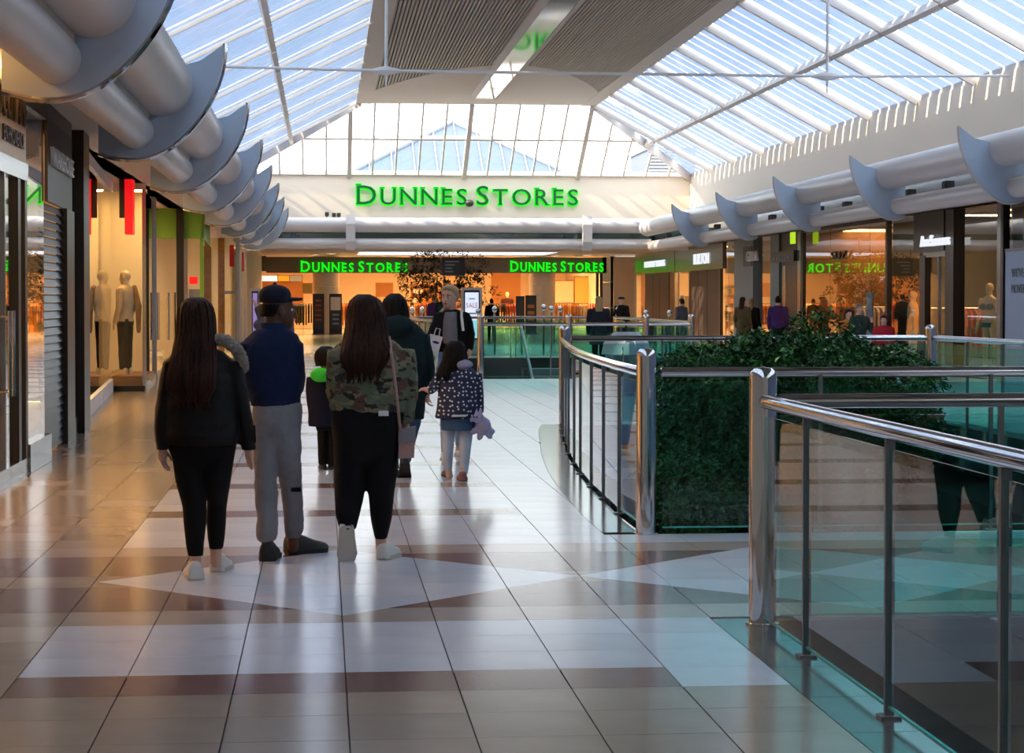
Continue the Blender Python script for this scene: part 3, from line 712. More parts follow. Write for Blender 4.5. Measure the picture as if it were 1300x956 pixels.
for px in (213.5, 221.5): x_ = W(px, 400, 45.9).x; MB().tube([(x_, 45.9, .7), (x_, 45.9, 1.75)], .03, 8).tube([(x_, 46, .8), (x_, 45.9, .8)], .015, 6).tube([(x_, 46, 1.65), (x_, 45.9, 1.65)], .015, 6).build('door_handle', M_chrome, s5, smooth=True)
QW('side_pane', M_shop, s5, (-2.68, 46.1), (-2.98, 56.9), .1, 2.95, .012)
P = W(245, 356, 45.98); MB().box((P.x-.08, 45.98, P.z-.08), (P.x+.1, 46.04, P.z+.08)).build('red_notice', M_red, s5)
P = W(247, 373, 45.98); MB().box((P.x-.12, 45.98, P.z-.1), (P.x+.12, 46.04, P.z+.1)).build('poster', M_gtext, s5)
for k, (d_, xa, xb, lab) in enumerate(((57, 276, 304, 'wood lined shopfront under a grey box canopy past the lime green fascia'), (66, 300, 312.5, 'narrow shopfront under a small grey box canopy next to the lilac screen'))):
    r = empty('shopfront', (W(xa, 400, d_).x, d_, 0), lab, 'shopfront'); a, b = W(xa, 300, d_).x, W(xb, 300, d_).x
    QW('canopy', M_white, r, (a-.3, d_), (b, d_), 3.3, ZSL-.01, .5); QW('side_canopy', M_white, r, (b, d_), (b-.25, d_+8.5), 3.3, ZSL-.01, .1)
    QW('post', M_steel, r, (b-.1, d_), (b, d_), 0, 3.3, .1); QW('pane', M_shop, r, (a-.2, d_), (b-.1, d_), .1, 3.3, .012); QW('side_pane', M_shop, r, (b-.04, d_+.1), (b-.25, d_+8.5), .1, 3.3, .012)
    QW('wood_pier', M_wood, r, (a, d_+.3), (a+(b-a)*.3, d_+.3), 0, 3.3, .1)
    MB().box((a+.3*(b-a), d_-.02, 1.75), (b-.1, d_+.02, 1.83)).build('door_rail', M_steel, r); QW('red_banner', CLOTH[3], r, (a+.55*(b-a), d_-.08), (a+.75*(b-a), d_-.08), 2.5, 3.1, .02)
    ceiling_light(V(-3.9, d_+4, ZSL-.05), .8, 2.5, M_warm2, 'warm panel light inside the shop past the lime green fascia' if k == 0 else 'warm panel light inside the narrow shop by the lilac screen', 'shop ceiling lights')
# rooms behind
struct(B('wall_left_shops', (-8.6, YB, 0), (-8.5, YE+20, ZSL), M_cream))
for i, y in enumerate((21.1, 25.2, 38.9, 46.4, 56.8, 66, 80)): struct(B('wall_left_partition_%d' % (i+1), (-8.5, y, 0), (-3.75 if y < 60 else -2.9, y+.1, ZSL), M_cream if i != 3 else M_brown))
struct(B('wall_left_end', (-2.95, 75, 0), (-2.8, 95, 3.64), M_stone))
for y, lab in ((17, 'cream boutique'), (30, 'tall glass window shop'), (43, 'shop beside the display window'), (51, 'lime green shop')):
    ceiling_light(V(-5.2, y, ZSL-.05), 1.2, 2.4, M_warm2, 'warm panel light inside the ' + lab, 'shop ceiling lights')
for y, c, lab in ((29, (4, 7, 2), 'pale'), (33, (0, 1, 1), 'rust'), (43, (1, 0, 3), 'red and rust'), (51, (0, 4), 'ochre and cream')):
    rack((-4.6, y, 0), 1.8, math.pi/2, c, 'clothes rack of %s garments behind the shop glass on the shutter side' % lab)
tbl = empty('display_table', (-4.3, 18.3, 0), 'wooden display table inside the cream boutique', 'table')
MB().box((-4.7, 17.6, .8), (-3.9, 19.0, .86)).build('table_top', M_wood, tbl)
for x_ in (-4.65, -3.95):
    for y_ in (17.65, 18.95): MB().box((x_-.03, y_-.03, 0), (x_+.03, y_+.03, .8)).build('leg', M_wood, tbl)

# ------------------------------------------------------------------ shops on the lit side, plane x = 13
XS = 13.0
def dr(px): return onx(px, 400, XS).y
def RW(name, m, r, px0, px1, z0, z1, th=.06, x=XS): return QW(name, m, r, (x, dr(px0)), (x, dr(px1)), z0, z1, th)
def front(lab, pxc): return empty('shopfront', (XS, dr(pxc), 0), lab, 'shopfront')
def rtext(body, px0, px1, ytop, ybot, m, r, x=XS, ex=.03):
    a, b = onx(px0, ybot, x-.08), onx(px1, ybot, x-.08); h = (onx(px0, ytop, x-.08)-a).z
    return text(body, (x-.08, a.y, a.z), (0, -1, 0), (-1, 0, 0), h/.73, m, r, ex, a.y-b.y)
f = front('taupe fashion shopfront with white letters reading Dorothy Perkins and brown shutters', 830)
RW('fascia', M_tgloss, f, 808, 858.5, 2.62, 3.46, .14); rtext('DOROTHY PERKINS', 818.5, 844, 332, 340, M_wlet, f)
for a, b in ((821, 830), (830.5, 838.5), (839, 850.5)): RW('shutter', M_shut, f, a, b, 0, 2.62, .08)
RW('pier', M_stone, f, 808, 811, 0, 2.62, .2); RW('pane', M_shop, f, 812, 820, .05, 2.62, .012); RW('frame', M_black, f, 820, 821.2, 0, 2.62, .1); RW('wood_panel', M_wood, f, 852, 858, 0, 2.62, .1); RW('frame', M_steel, f, 858.1, 858.9, 0, 2.62, .12)
f = front('taupe shopfront with lit white letters reading Burton and dark shutters', 890)
RW('fascia', M_tgloss, f, 859.3, 920, 2.6, 3.46, .14); rtext('BURTON', 881, 900, 322, 336, M_wlet, f)
for a, b in ((877, 888), (888.5, 899), (899.5, 914)): RW('shutter', M_shut, f, a, b, 0, 2.6, .08)
RW('pane', M_shop, f, 864, 876, .05, 2.6, .012); RW('frame', M_black, f, 876, 877.4, 0, 2.6, .1); RW('frame', M_black, f, 914, 916, 0, 2.6, .1)
f = front('glazed shopfront with blue grey pier and silver letters reading Gera', 950)
RW('pane', M_shop, f, 920.5, 937.5, .05, 3.46, .012); RW('pier', M_teal, f, 938, 962, 0, 3.46, .3); RW('sign_panel', M_dark, f, 950, 961, 2.6, 3.2, .34); rtext('GERA', 948, 962, 319, 332, M_silver, f, x=XS-.14)
RW('pane', M_shop, f, 962.5, 981.5, .05, 3.46, .012)
f = front('dark narrow doorway under a black sign board with green exit sign', 1000)
RW('pier', M_teal, f, 982, 993, 0, 3.46, .2); RW('doorway', M_black, f, 1000, 1014, 0, 2.55, .1); RW('frame', M_steel, f, 993.5, 999.5, 0, 2.55, .1); RW('head', M_dark, f, 993.5, 1014.5, 2.55, 3.46, .1)
RW('sign_board', M_black, f, 985.5, 1014, 2.65, 2.95, .3)
for k in range(6): RW('emblem', M_gtext, f, 989 + k*3.4, 991.2 + k*3.4, 2.72, 2.79, .34)
g = onx(1008, 302, XS-.3); MB().box((XS-.34, g.y-.2, g.z-.16), (XS-.3, g.y+.3, g.z+.16)).build('exit_sign', mat('exit_lime', (190, 220, 40), .5, emit=(170, 220, 30), es=.8), f)
RW('frame', M_steel, f, 1014.8, 1019, 0, 3.46, .12)
f = front('wide glass shopfront with tall mullions in front of hanging displays', 1075)
for a, b in ((1021.5, 1054), (1054.6, 1090), (1090.6, 1126.5)): RW('pane', M_shop, f, a, b, .05, 3.4, .012)
RW('mullion', M_black, f, 1019.3, 1021.2, 0, 3.46, .1); RW('mullion', M_black, f, 1126.8, 1129.2, 0, 3.46, .12); RW('head', M_black, f, 1021, 1127, 3.4, 3.49, .1)
rtext('SUZ', 1056, 1075, 319, 330, M_lettr, f)
f = front('black shopfront with bright white letters reading Ann Summers above a lit door', 1190)
RW('pane', M_shop, f, 1129.5, 1168, .05, 3.46, .012); RW('sign_panel', M_black, f, 1168, 1206.5, 2.62, 3.46, .3); rtext('Ann Summers', 1169, 1205, 299, 313.5, M_wlet, f, x=XS-.14)
RW('door', M_shop, f, 1178, 1192, .05, 2.5, .012); RW('door', M_shop, f, 1193.5, 1206, .05, 2.5, .012); RW('door_frame', M_steel, f, 1192, 1193.5, 0, 2.5, .08); RW('door_frame', M_black, f, 1171, 1178, 0, 2.55, .14); RW('head', M_steel, f, 1175, 1208, 2.5, 2.62, .12)
RW('pier', M_black, f, 1207, 1217.5, 0, 3.46, .25); RW('pane', M_shop, f, 1218, 1268.5, .05, 3.42, .012); RW('mullion', M_steel, f, 1269, 1274, 0, 3.46, .12); RW('mullion', M_black, f, 1274.3, 1277.5, 0, 3.46, .14)
f = front('pale blue hoarding with grey moving notice beside the black shopfront', 1330)
RW('board', M_hoard, f, 1278.5, 1430, 0, 2.5, .08); RW('pane', M_shop, f, 1278.5, 1430, 2.55, 3.46, .012); RW('frame', M_bar, f, 1278.5, 1430, 2.5, 2.56, .1)
h0 = onx(1284, 352, XS-.05)
text("WE'VE", (XS-.05, h0.y, h0.z), (0, -1, 0), (-1, 0, 0), .24, M_gtext, f, .004); text('MOVED', (XS-.05, h0.y, h0.z-.3), (0, -1, 0), (-1, 0, 0), .24, M_gtext, f, .004)
# rooms
M_walnut = mat('walnut_wall', (122, 84, 50), .6, var=.2, vscale=2)
struct(B('wall_right_shops', (19.0, YB, 0), (19.1, 95, ZSR), M_walnut))
pt = [dr(p) for p in (858.7, 920.2, 982, 1019, 1128, 1278)] + [92]
for i, y in enumerate(pt): struct(B('wall_right_partition_%d' % (i+1), (XS+.1, y-.05, 0), (19, y+.05, ZSR), M_cream if i in (0, 1) else M_dark if i in (4, 5) else M_stone if i == 6 else M_walnut))
for y, lab, m in ((81, 'Dorothy Perkins', M_warm2), (70, 'Burton', M_warm2), (61.5, 'Gera', M_warm3), (54, 'wide glass', M_warm3), (49.5, 'tall mullion', M_warm3), (44, 'Ann Summers', M_warm), (40.6, 'mannequin window', M_warm3)):
    ceiling_light(V(15.2, y, ZSR-.05), 2.2, 1.6 if m is not M_warm else .35, m, 'warm panel light inside the %s shop' % lab, 'shop ceiling lights')
rk = [((14.4, 62.6), (0, 0, 1), 'ochre garments inside the Gera shop'), ((14.6, 59.8), (1, 1, 0), 'rust garments beside the narrow doorway'), ((14.6, 53.5), (2, 3, 1), 'dark and rust garments behind the wide glass'),
      ((14.4, 50.8), (4, 7, 2), 'pale garments behind the wide glass'), ((14.5, 48.3), (3, 7, 3), 'red and white garments behind the wide glass'), ((14.7, 45.5), (2, 3, 2), 'black and red garments near the Ann Summers door'), ((15.4, 41.0), (3, 2, 3), 'red lingerie behind the underwear mannequin'), ((15.0, 70.5), (6, 0), 'olive garments inside the Burton shop')]
for (x, y), c, lab in rk: rack((x, y, 0), 2.0, .0, c, 'clothes rack of ' + lab)
# banners hanging in the wide glass shop
for px, m, lab, w in ((1092, M_hoard, 'pale blue', 4), (1117, CLOTH[3], 'red and white', 3), (1165, mat('magenta_banner', (190, 40, 120), .6), 'tall magenta', 2.5)):
    a, b = dr(px-w)+0, dr(px+w); r = empty('banner', (XS+.25, (a+b)/2, .5), '%s hanging banner inside the shop glass' % lab, 'banner')
    MB().box((XS+.22, b, .45), (XS+.25, a, 1.75)).build('cloth', m, r); MB().tube([(XS+.235, b-.05, 1.76), (XS+.235, a+.05, 1.76)], .015, 6).build('bar', M_steel, r)
    MB().tube([(XS+.235, (a+b)/2, 1.76), (XS+.235, (a+b)/2, ZSR)], .006, 5).build('wire', M_steel, r); MB().box((XS+.215, b, .42), (XS+.255, a, .46)).build('hem_bar', M_steel, r)

# ------------------------------------------------------------------ the store at the end
YD = 95.0
fx0, fx1 = W(338, 340, YD).x, W(770, 340, YD).x
ds = empty('shopfront', (5, YD, 0), 'wide fashion store front at the end with grey fascia and stone columns', 'shopfront')
MB().box((fx0, YD, 2.82), (fx1, YD+.3, 3.55)).build('fascia', M_taupe, ds)
for k, px in enumerate((414, 688)):
    c = W(px, 400, YD+.8); 
    MB().lathe((c.x, YD+.8, 0), [(.62, 0), (.62, 1.3), (.605, 1.31), (.605, 1.33), (.62, 1.34), (.62, 2.2), (.605, 2.21), (.605, 2.23), (.62, 2.24), (.62, 3.6)], 28).build('column', M_stone, ds, smooth=True, ang=.5)
a, b = W(765, 400, YD).x, W(806, 400, YD).x
for k in range(3): MB().box((a, YD, .02+k*1.2), (b, YD+.4, 1.19+k*1.2)).build('stone_panel', M_stone, ds)
for px in (758.5, 763.5): x_ = W(px, 400, YD).x; MB().box((x_-.06, YD, 0), (x_+.06, YD+.2, 2.82)).build('frame', M_black, ds)
a, b = W(316, 400, YD).x, W(337, 400, YD).x
MB().box((-2.8, YD, 0), (a, YD+.3, 3.6)).build('stone_panel', M_stone, ds); MB().box((a, YD+.1, 0), (b-.2, YD+.2, 2.9)).build('dark_door', M_black, ds); MB().box((a, YD, 2.9), (fx0, YD+.3, 3.6)).build('stone_panel', M_taupe, ds)
store_sign('bright green neon Dunnes Stores letters on the grey fascia beside the stone panels', 648, 766, 331, 344.5, YD, ['DUNNES', 'STORES'], False, True)
store_sign('bright green neon Dunnes Stores letters on the grey fascia above the dark poster column', 382, 517, 331, 345, YD, ['DUNNES', 'STORES'], False, True)
struct(B('wall_far_store', (-9, 113, 0), (20, 113.3, 3.64), M_cream)); struct(B('wall_far_store_right', (13.4, YD, 0), (13.6, 113, 3.64), M_cream)); struct(B('wall_far_store_left', (-4.2, YD+.3, 0), (-4, 113, 3.64), M_brown))
for x in (-1.5, 2.5, 6.5, 10.5):
    for y in (98.5, 105): ceiling_light(V(x, y, 3.58), 2.2, 1.4, M_warm2, 'warm panel light in the ceiling of the end store', 'end store ceiling lights')
# rooflight in the ceiling before the store
a, b = W(455, 322, 89).x, W(700, 322, 89).x
ceiling_light(V((a+b)/2, 89.5, 3.60), b-a, 5.5, emitter('rooflight', (225, 232, 245), 1.3), 'long white rooflight panel in the ceiling before the end store', 'light panel before the store')
for px, py in ((420, 322), (421, 326), (400, 323), (660, 322), (745, 323), (705, 324), (545, 321), (735, 325)):
    P = W(px, py, 2600*2.02/(380-py)); P.z = 3.6
    r = empty('downlight', P, 'round recessed downlight in the low ceiling before the end store', 'light', 'downlights before the end store')
    MB().lathe(P, [(.2, .04), (.2, .0), (.16, -.01), (.16, .03)], 16).build('ring', M_white, r); MB().lathe(P, [(.155, .02), (.155, -.004)], 16).build('lens', M_spot, r)
# fittings of the end store
def stand(px0, px1, py0, d, m, lab, z0=0.0):
    a, b = W(px0, py0, d), W(px1, py0, d); r = empty('poster_stand', ((a.x+b.x)/2, d, 0), lab, 'poster stand')
    MB().box((a.x, d, .04), (b.x, d+.1, a.z)).build('panel', M_black, r); MB().box((a.x+.05, d-.012, .25), (b.x-.05, d, a.z-.08)).build('print', m, r); MB().box((a.x-.03, d-.18, 0), (b.x+.03, d+.28, .04)).build('base', M_black, r)
    return r, a, b
r, a, b = stand(397, 411.5, 373, 94.0, M_deepg, 'dark green poster stand with rows of orange print before the stone column')
for k in range(5): MB().box((a.x+.12, 93.975, 1.5-k*.22), (b.x-.12, 93.988, 1.58-k*.22)).build('print_line', CLOTH[1], r)
r, a, b = stand(418, 434, 373, 94.0, M_deepg, 'black poster stand with a pale picture on top beside the stone column')
MB().box((a.x+.06, 93.97, 1.1), (b.x-.06, 93.988, 1.7)).build('picture', M_stone, r)
for k in range(3): MB().box((a.x+.14, 93.975, .85-k*.2), (b.x-.14, 93.988, .93-k*.2)).build('print_line', M_gtext, r)
stand(655, 666, 376, 94.0, M_deepg, 'plain black poster stand in front of the far stone column')
r, a, b = stand(667, 681, 375, 94.0, M_deepg, 'black poster stand with round picture in front of the far stone column')
MB().lathe((0, 0, 0), [(.01, -.006), (.16, -.006), (.16, .006), (.01, .006)], 18)
for k in range(3): MB().box((a.x+.1, 93.975, .6+k*.3), (b.x-.1, 93.988, .75+k*.3)).build('print_line', M_brown, r)
def wall_board(px0, px1, py0, py1, d, m, lab):
    a, b = W(px0, py0, d), W(px1, py1, d); r = empty('wall_board', ((a.x+b.x)/2, d, b.z), lab, 'panel')
    MB().box((a.x, d, b.z), (b.x, d+.06, a.z)).build('board', m, r); MB().box((a.x-.05, d+.06, b.z-.05), (b.x+.05, d+.1, a.z+.05)).build('backing', M_wood, r); return r
for px0, px1, py0, py1, m, lab in ((331, 352, 350, 357, M_screen, 'pale lit picture panel high in the end store'), (353, 367, 350, 357, mat('yellow_print', (226, 206, 70), .5), 'yellow picture panel high in the end store'), (368, 383, 350, 357, M_hoard, 'blue picture panel high in the end store'), (332, 384, 359, 388, M_brown, 'wide brown display panel in the end store'), (478, 498, 360, 376, M_brown, 'square brown panel on the pale wall of the end store'), (384, 396, 360, 372, CLOTH[6], 'olive panel beside the stone column in the end store'), (705, 728, 357, 384, M_cream, 'large pale panel behind the row of ochre garments'), (730, 756, 352, 385, mat('yellow_wall', (214, 196, 110), .6), 'yellow green panel behind the red garments'), (625, 660, 348, 395, M_brown, 'tall orange brown panel behind the dark mannequin')):
    wall_board(px0, px1, py0, py1, 104.0 if px0 < 600 else 103.0, m, lab)
for px, d, L, c, lab in ((392, 97.5, 1.6, (2, 2, 0), 'black garments near the olive panel'), (450, 99, 3.0, (0, 1, 4), 'mixed warm garments at the back'), (437, 96.6, .8, (0, 1), 'orange garments next to the black poster stand'), (720, 97.2, 1.9, (0, 0, 0, 4), 'ochre coats near the store entrance'), (742, 99.4, 1.2, (2, 0, 3), 'black, ochre and red garments near the store entrance'), (640, 98, 1.6, (2, 1), 'dark garments behind the screen totem'), (540, 98, 2.5, (0, 1, 0), 'rust coloured garments behind the slim tree'), (365, 98.5, 1.5, (1, 3, 2), 'red and black garments by the brown display panel')):
    rack((W(px, 410, d).x, d, 0), L, 0.0, c, 'clothes rack of ' + lab)
sh = empty('display_shelf', (W(545, 400, 103).x, 103, 0), 'tall bright shelving full of small goods behind the slim tree', 'shelving')
a, b = W(522, 400, 103).x, W(590, 400, 103).x
for z in (.02, .5, .95, 1.4, 1.85, 2.3): MB().box((a, 102.8, z), (b, 103.3, z+.04)).build('shelf', M_wood, sh)
for x_ in (a, (a+b)/2, b): MB().box((x_-.03, 102.8, 0), (x_+.03, 103.3, 2.4)).build('upright', M_wood, sh)
MB().box((a, 103.3, 0), (b, 103.35, 2.4)).build('back_panel', M_sandf, sh)
for z in (.06, .54, .99, 1.44, 1.89):
    x_ = a + .1
    while x_ < b - .2:
        w_ = random.uniform(.12, .3); h_ = random.uniform(.15, .34); o_ = MB().box((x_, 102.85, z), (x_+w_, 103.1, z+h_)).build('boxed_goods', random.choice((CLOTH[4], CLOTH[0], CLOTH[7], CLOTH[6])), None, base=True)
        tag(o_, 'small boxed item on the tall bright shelving behind the slim tree', 'box', 'goods on the tall shelving'); x_ += w_ + random.uniform(.04, .2)
# ------------------------------------------------------------------ screens and directory before the store
def totem(px0, px1, py0, d, m, lab, words=None):
    a, b = W(px0, py0, d), W(px1, py0, d); r = empty('screen_totem', ((a.x+b.x)/2, d, 0), lab, 'totem')
    MB().box((a.x, d, 0), (b.x, d+.18, a.z)).build('casing', mat(lab[:9], (176, 168, 160), .5), r); MB().box((a.x+.07, d-.01, .45), (b.x-.07, d, a.z-.08)).build('bezel', M_black, r)
    MB().box((a.x+.1, d-.02, .5), (b.x-.1, d-.01, a.z-.14)).build('screen', m, r); MB().box((a.x-.08, d-.1, 0), (b.x+.08, d+.28, .05)).build('base', M_steel, r)
    return r, a, b
r, a, b = totem(586, 612, 365, 58.0, M_screen, 'freestanding screen totem showing a sale advert behind the woman in black jacket')
text('SALE', ((a.x+b.x)/2, 57.975, 1.36), (1, 0, 0), (0, -1, 0), .2, M_rtext, r, .002, b.x-a.x-.26, center=True); MB().box((a.x+.2, 57.975, 1.6), (b.x-.2, 57.98, 1.63)).build('small_print', M_gtext, r); MB().box((a.x+.16, 57.975, 1.18), (b.x-.16, 57.98, 1.22)).build('small_print', M_gtext, r)
totem(316.5, 331, 366, 60.0, M_lilac, 'freestanding totem with a lilac screen by the shopfronts')
DD = 74.0
P0, P1 = W(561, 327, DD), W(590, 350, DD); r = empty('directory_sign', ((P0.x+P1.x)/2, DD, P1.z), 'black hanging directory board with rows of pale print among the slim tree leaves', 'sign')
MB().box((P0.x, DD, P1.z), (P1.x, DD+.08, P0.z)).build('board', M_black, r)
for k, w in enumerate((.5, .34, .24, .3)): MB().box((P0.x+.12, DD-.015, P0.z-.17-k*.12), (P0.x+.12+w, DD, P0.z-.12-k*.12)).build('print_line', M_gtext, r)
for x_ in (P0.x+.08, P1.x-.08): MB().tube([(x_, DD+.04, P0.z), (x_, DD+.04, 3.64)], .012, 6).build('cable', M_black, r)
# plain closed fronts on both sides behind the viewer
struct(B('wall_right_closed', (XS-.05, YB, 0), (XS+.05, dr(1430)-.05, ZSR-.01), M_hoard)); struct(B('wall_left_closed', (XW-.05, YB, 0), (XW+.05, 11.95, ZSL-.01), M_cream))
# ------------------------------------------------------------------ trees
M_leaf = mat('dark_glossy_leaf', (30, 82, 34), .45, var=.55, vscale=2.5, spec=.3)
M_leaf2 = mat('slim_tree_leaf', (38, 62, 40), .5, var=.4, vscale=2)
M_bark = mat('grey_bark', (86, 76, 66), .85, bump=.4, bscale=30, var=.2)
M_pot = mat('planter_grey', (110, 108, 104), .6)
def foliage(blobs, n, size, rnd, xlim=None):
    vs, fs = [], []
    tot = sum(b[1]*b[2]*b[3] for b in blobs)
    for c, rx, ry, rz in blobs:
        for _ in range(max(1, int(n*rx*ry*rz/tot/9))):
            while True:
                q = Vector((rnd.uniform(-1, 1), rnd.uniform(-1, 1), rnd.uniform(-1, 1)))
                if .25 < q.length < 1: break
            q = q.normalized() * q.length**.45
            tw = c + Vector((q.x*rx, q.y*ry, q.z*rz)); out = (q + Vector((0, 0, .2))).normalized()
            for k in range(9):
                p = tw + out*(k*size*.2) + Vector((rnd.gauss(0, size*.5), rnd.gauss(0, size*.5), rnd.gauss(0, size*.45) - k*k*size*.025))
                if xlim and not (xlim[0] < p.x < xlim[1] and xlim[2] < p.y < xlim[3]): continue
                d = (out*.5 + Vector((rnd.uniform(-1, 1), rnd.uniform(-1, 1), rnd.uniform(-1.1, .3)))).normalized()
                s = d.cross(Vector((rnd.uniform(-.4, .4), rnd.uniform(-.4, .4), 1))).normalized(); u = s.cross(d)
                L = size*rnd.uniform(.8, 1.3); w = L*.26; i = len(vs)
                vs += [p, p + d*L*.45 + s*w + u*L*.08, p + d*L - u*L*.12, p + d*L*.45 - s*w + u*L*.08]
                fs += [(i, i+1, i+2), (i, i+2, i+3)]
    return vs, fs
def limb_curve(a, b, rnd, sag=.1, n=6):
    a, b = Vector(a), Vector(b); L = (b-a).length
    return [a.lerp(b, i/n) + Vector((rnd.gauss(0, .03), rnd.gauss(0, .03), math.sin(i/n*math.pi)*sag*L)) for i in range(n+1)]
rnd = random.Random(11)
DT = 18.6
bl_ = []
for cx, cy, rx, ry, rd, dd in ((905, 590, 80, 110, 1.5, -.2), (918, 482, 82, 42, 1.5, .2), (1020, 462, 100, 36, 1.4, 0), (1042, 420, 34, 22, .6, 0), (1112, 478, 64, 38, 1.3, .3), (975, 440, 50, 16, .8, 0), (1108, 540, 76, 44, 1.2, 0), (960, 560, 70, 50, 1.3, -.5), (900, 705, 85, 70, 1.5, -.4), (990, 640, 75, 80, 1.3, 0), (870, 640, 45, 60, .9, -1.6), (960, 690, 80, 60, 1.0, -1.4), (1060, 600, 70, 60, 1.2, .4)):
    s_ = mpp(DT); bl_.append((W(cx, cy, DT+dd), rx*s_, rd, ry*s_))
tb = Vector((4.4, 18.8, -4.6))
tree = empty('tree', tb, 'large dark leafy tree rising from the floor below through the railed opening', 'tree')
vs_, fs_ = foliage(bl_, 90000, .06, rnd, (2.45, 7.4, 14.25, 25.6))
MB().add(vs_, fs_).build('foliage', M_leaf, tree, fix=False)['kind'] = 'stuff'
fork = tb + Vector((-.1, 0, 3.2))
MB().tube([tb + V(0, 0, .48), tb + V(.05, .03, 1.8), fork], [.16, .13, .1], 10).build('trunk', M_bark, tree, smooth=True)
for c, rx, ry, rz in bl_: MB().tube(limb_curve(fork - V(0, 0, .1), c, rnd), [.055, .05, .042, .035, .028, .02, .012], 7).build('branch', M_bark, tree, smooth=True)
for px0, py0, px1, py1 in ((985, 500, 930, 520), (985, 500, 945, 492), (970, 515, 925, 498), (1060, 500, 985, 492), (1000, 560, 1050, 520), (930, 520, 900, 545)):
    MB().tube(limb_curve(W(px0, py0, DT-.6), W(px1, py1, DT-.9), rnd), [.016, .015, .013, .011, .009, .007, .005], 6).build('branch', M_bark, tree, smooth=True)
pl_ = empty('planter', tb, 'round grey planter on the floor below holding the large leafy tree', 'planter')
MB().lathe(tb, [(.75, 0), (.9, .55), (.95, .6), (.86, .6), (.8, .5)], 28).build('pot', M_pot, pl_, smooth=True); MB().lathe(tb, [(.8, .42), (.8, .5)], 24).build('soil', M_bark, pl_)
DS = 78.0
b2 = [(W(cx, cy, DS + dd), rx*mpp(DS), rd, ry*mpp(DS)) for cx, cy, rx, ry, rd, dd in ((535, 338, 26, 14, .8, 0), (600, 338, 20, 15, .8, 0), (568, 348, 40, 14, .8, .4), (530, 362, 22, 16, .7, -.2), (606, 366, 20, 16, .7, 0), (570, 372, 34, 14, .7, 0), (555, 330, 30, 10, .7, 0))]
t2b = Vector((W(569, 400, DS).x, DS, 0))
t2 = empty('tree', t2b, 'slim airy tree standing in a pot before the end store', 'tree')
vs_, fs_ = foliage(b2, 2600, .13, rnd); MB().add(vs_, fs_).build('foliage', M_leaf2, t2, fix=False)['kind'] = 'stuff'
MB().tube([t2b + V(0, 0, .43), t2b + V(.03, 0, 1.3), t2b + V(0, 0, 2.0)], [.06, .05, .04], 8).build('trunk', M_bark, t2, smooth=True)
for c, rx, ry, rz in b2: MB().tube(limb_curve(t2b + V(0, 0, 1.6), c, rnd), [.03, .028, .024, .02, .016, .012, .008], 6).build('branch', M_bark, t2, smooth=True)
pl2 = empty('planter', t2b, 'grey pot under the slim airy tree before the end store', 'planter'); MB().lathe(t2b, [(.3, 0), (.4, .5), (.43, .52), (.38, .52), (.36, .45)], 20).build('pot', M_pot, pl2, smooth=True); MB().lathe(t2b, [(.35, .38), (.35, .44)], 20).build('soil', M_bark, pl2)
# ------------------------------------------------------------------ people
SKIN1 = mat('fair_skin', (206, 160, 138), .5, spec=.4); SKIN2 = mat('brown_skin', (92, 60, 46), .5, spec=.4); M_manq = mat('mannequin_cream', (220, 196, 164), .4)
def cloth(name, rgb, bump=.25, bs=26, rough=.85, var=.12): return mat(name, rgb, rough, bump=bump, bscale=bs, var=var, vscale=7, spec=.25)
C_blackp = cloth('black_puffer', (11, 11, 13), .25, 18, .6); C_legg = cloth('black_leggings', (9, 9, 13), .1); C_navy = cloth('navy_sweat', (17, 32, 62)); C_jog = cloth('grey_jogger', (128, 128, 134))
C_teal = cloth('dark_teal_coat', (14, 36, 40)); C_jean = cloth('pale_denim', (120, 142, 178)); C_denim = cloth('denim', (58, 86, 118)); C_greyt = cloth('grey_top', (112, 110, 112)); C_white = cloth('white_canvas', (216, 214, 212), .05)
C_blk = cloth('black_cloth', (12, 12, 15)); C_tights = cloth('pale_tights', (176, 184, 204), .05); C_boy = cloth('boy_navy', (14, 18, 38)); C_lime = cloth('lime_hood', (70, 210, 60)); C_cap = cloth('navy_cap', (20, 26, 42)); C_fur = mat('grey_fur', (150, 142, 130), .95, bump=1.0, bscale=90, var=.3, vscale=40)
C_shoeb = mat('black_shoe', (18, 18, 20), .5); C_shoew = mat('white_shoe', (214, 210, 204), .55); C_sole = mat('pale_sole', (188, 180, 168), .6); C_soleb = mat('black_sole', (14, 14, 15), .6); C_pink = mat('pink_shoe', (140, 84, 86), .5)
C_purple = cloth('purple_coat', (70, 46, 104)); C_grey = cloth('grey_coat', (96, 96, 106)); C_redk = cloth('red_jumper', (168, 34, 48)); C_greenj = cloth('green_jacket', (52, 66, 62)); C_blue = cloth('blue_shirt', (44, 74, 122)); C_olive = cloth('olive_coat', (84, 74, 50))
H_br = mat('brown_hair', (46, 24, 15), .55, spec=.15, var=.5, vscale=26, stretch=(1, 1, .06), bump=.5, bscale=60); H_dk = mat('dark_hair', (22, 16, 15), .5, spec=.15, var=.4, vscale=26, stretch=(1, 1, .06), bump=.5, bscale=60); H_bl = mat('blonde_hair', (168, 142, 98), .5, var=.3, vscale=26, stretch=(1, 1, .06), bump=.5, bscale=60)
H_lb = mat('light_brown_hair', (140, 104, 66), .5, var=.3, vscale=26, bump=.5, bscale=60)
M_eyew = mat('eye_white', (222, 218, 212), .2); M_iris = mat('iris', (46, 36, 30), .2); M_lip = mat('lips', (164, 92, 88), .5)
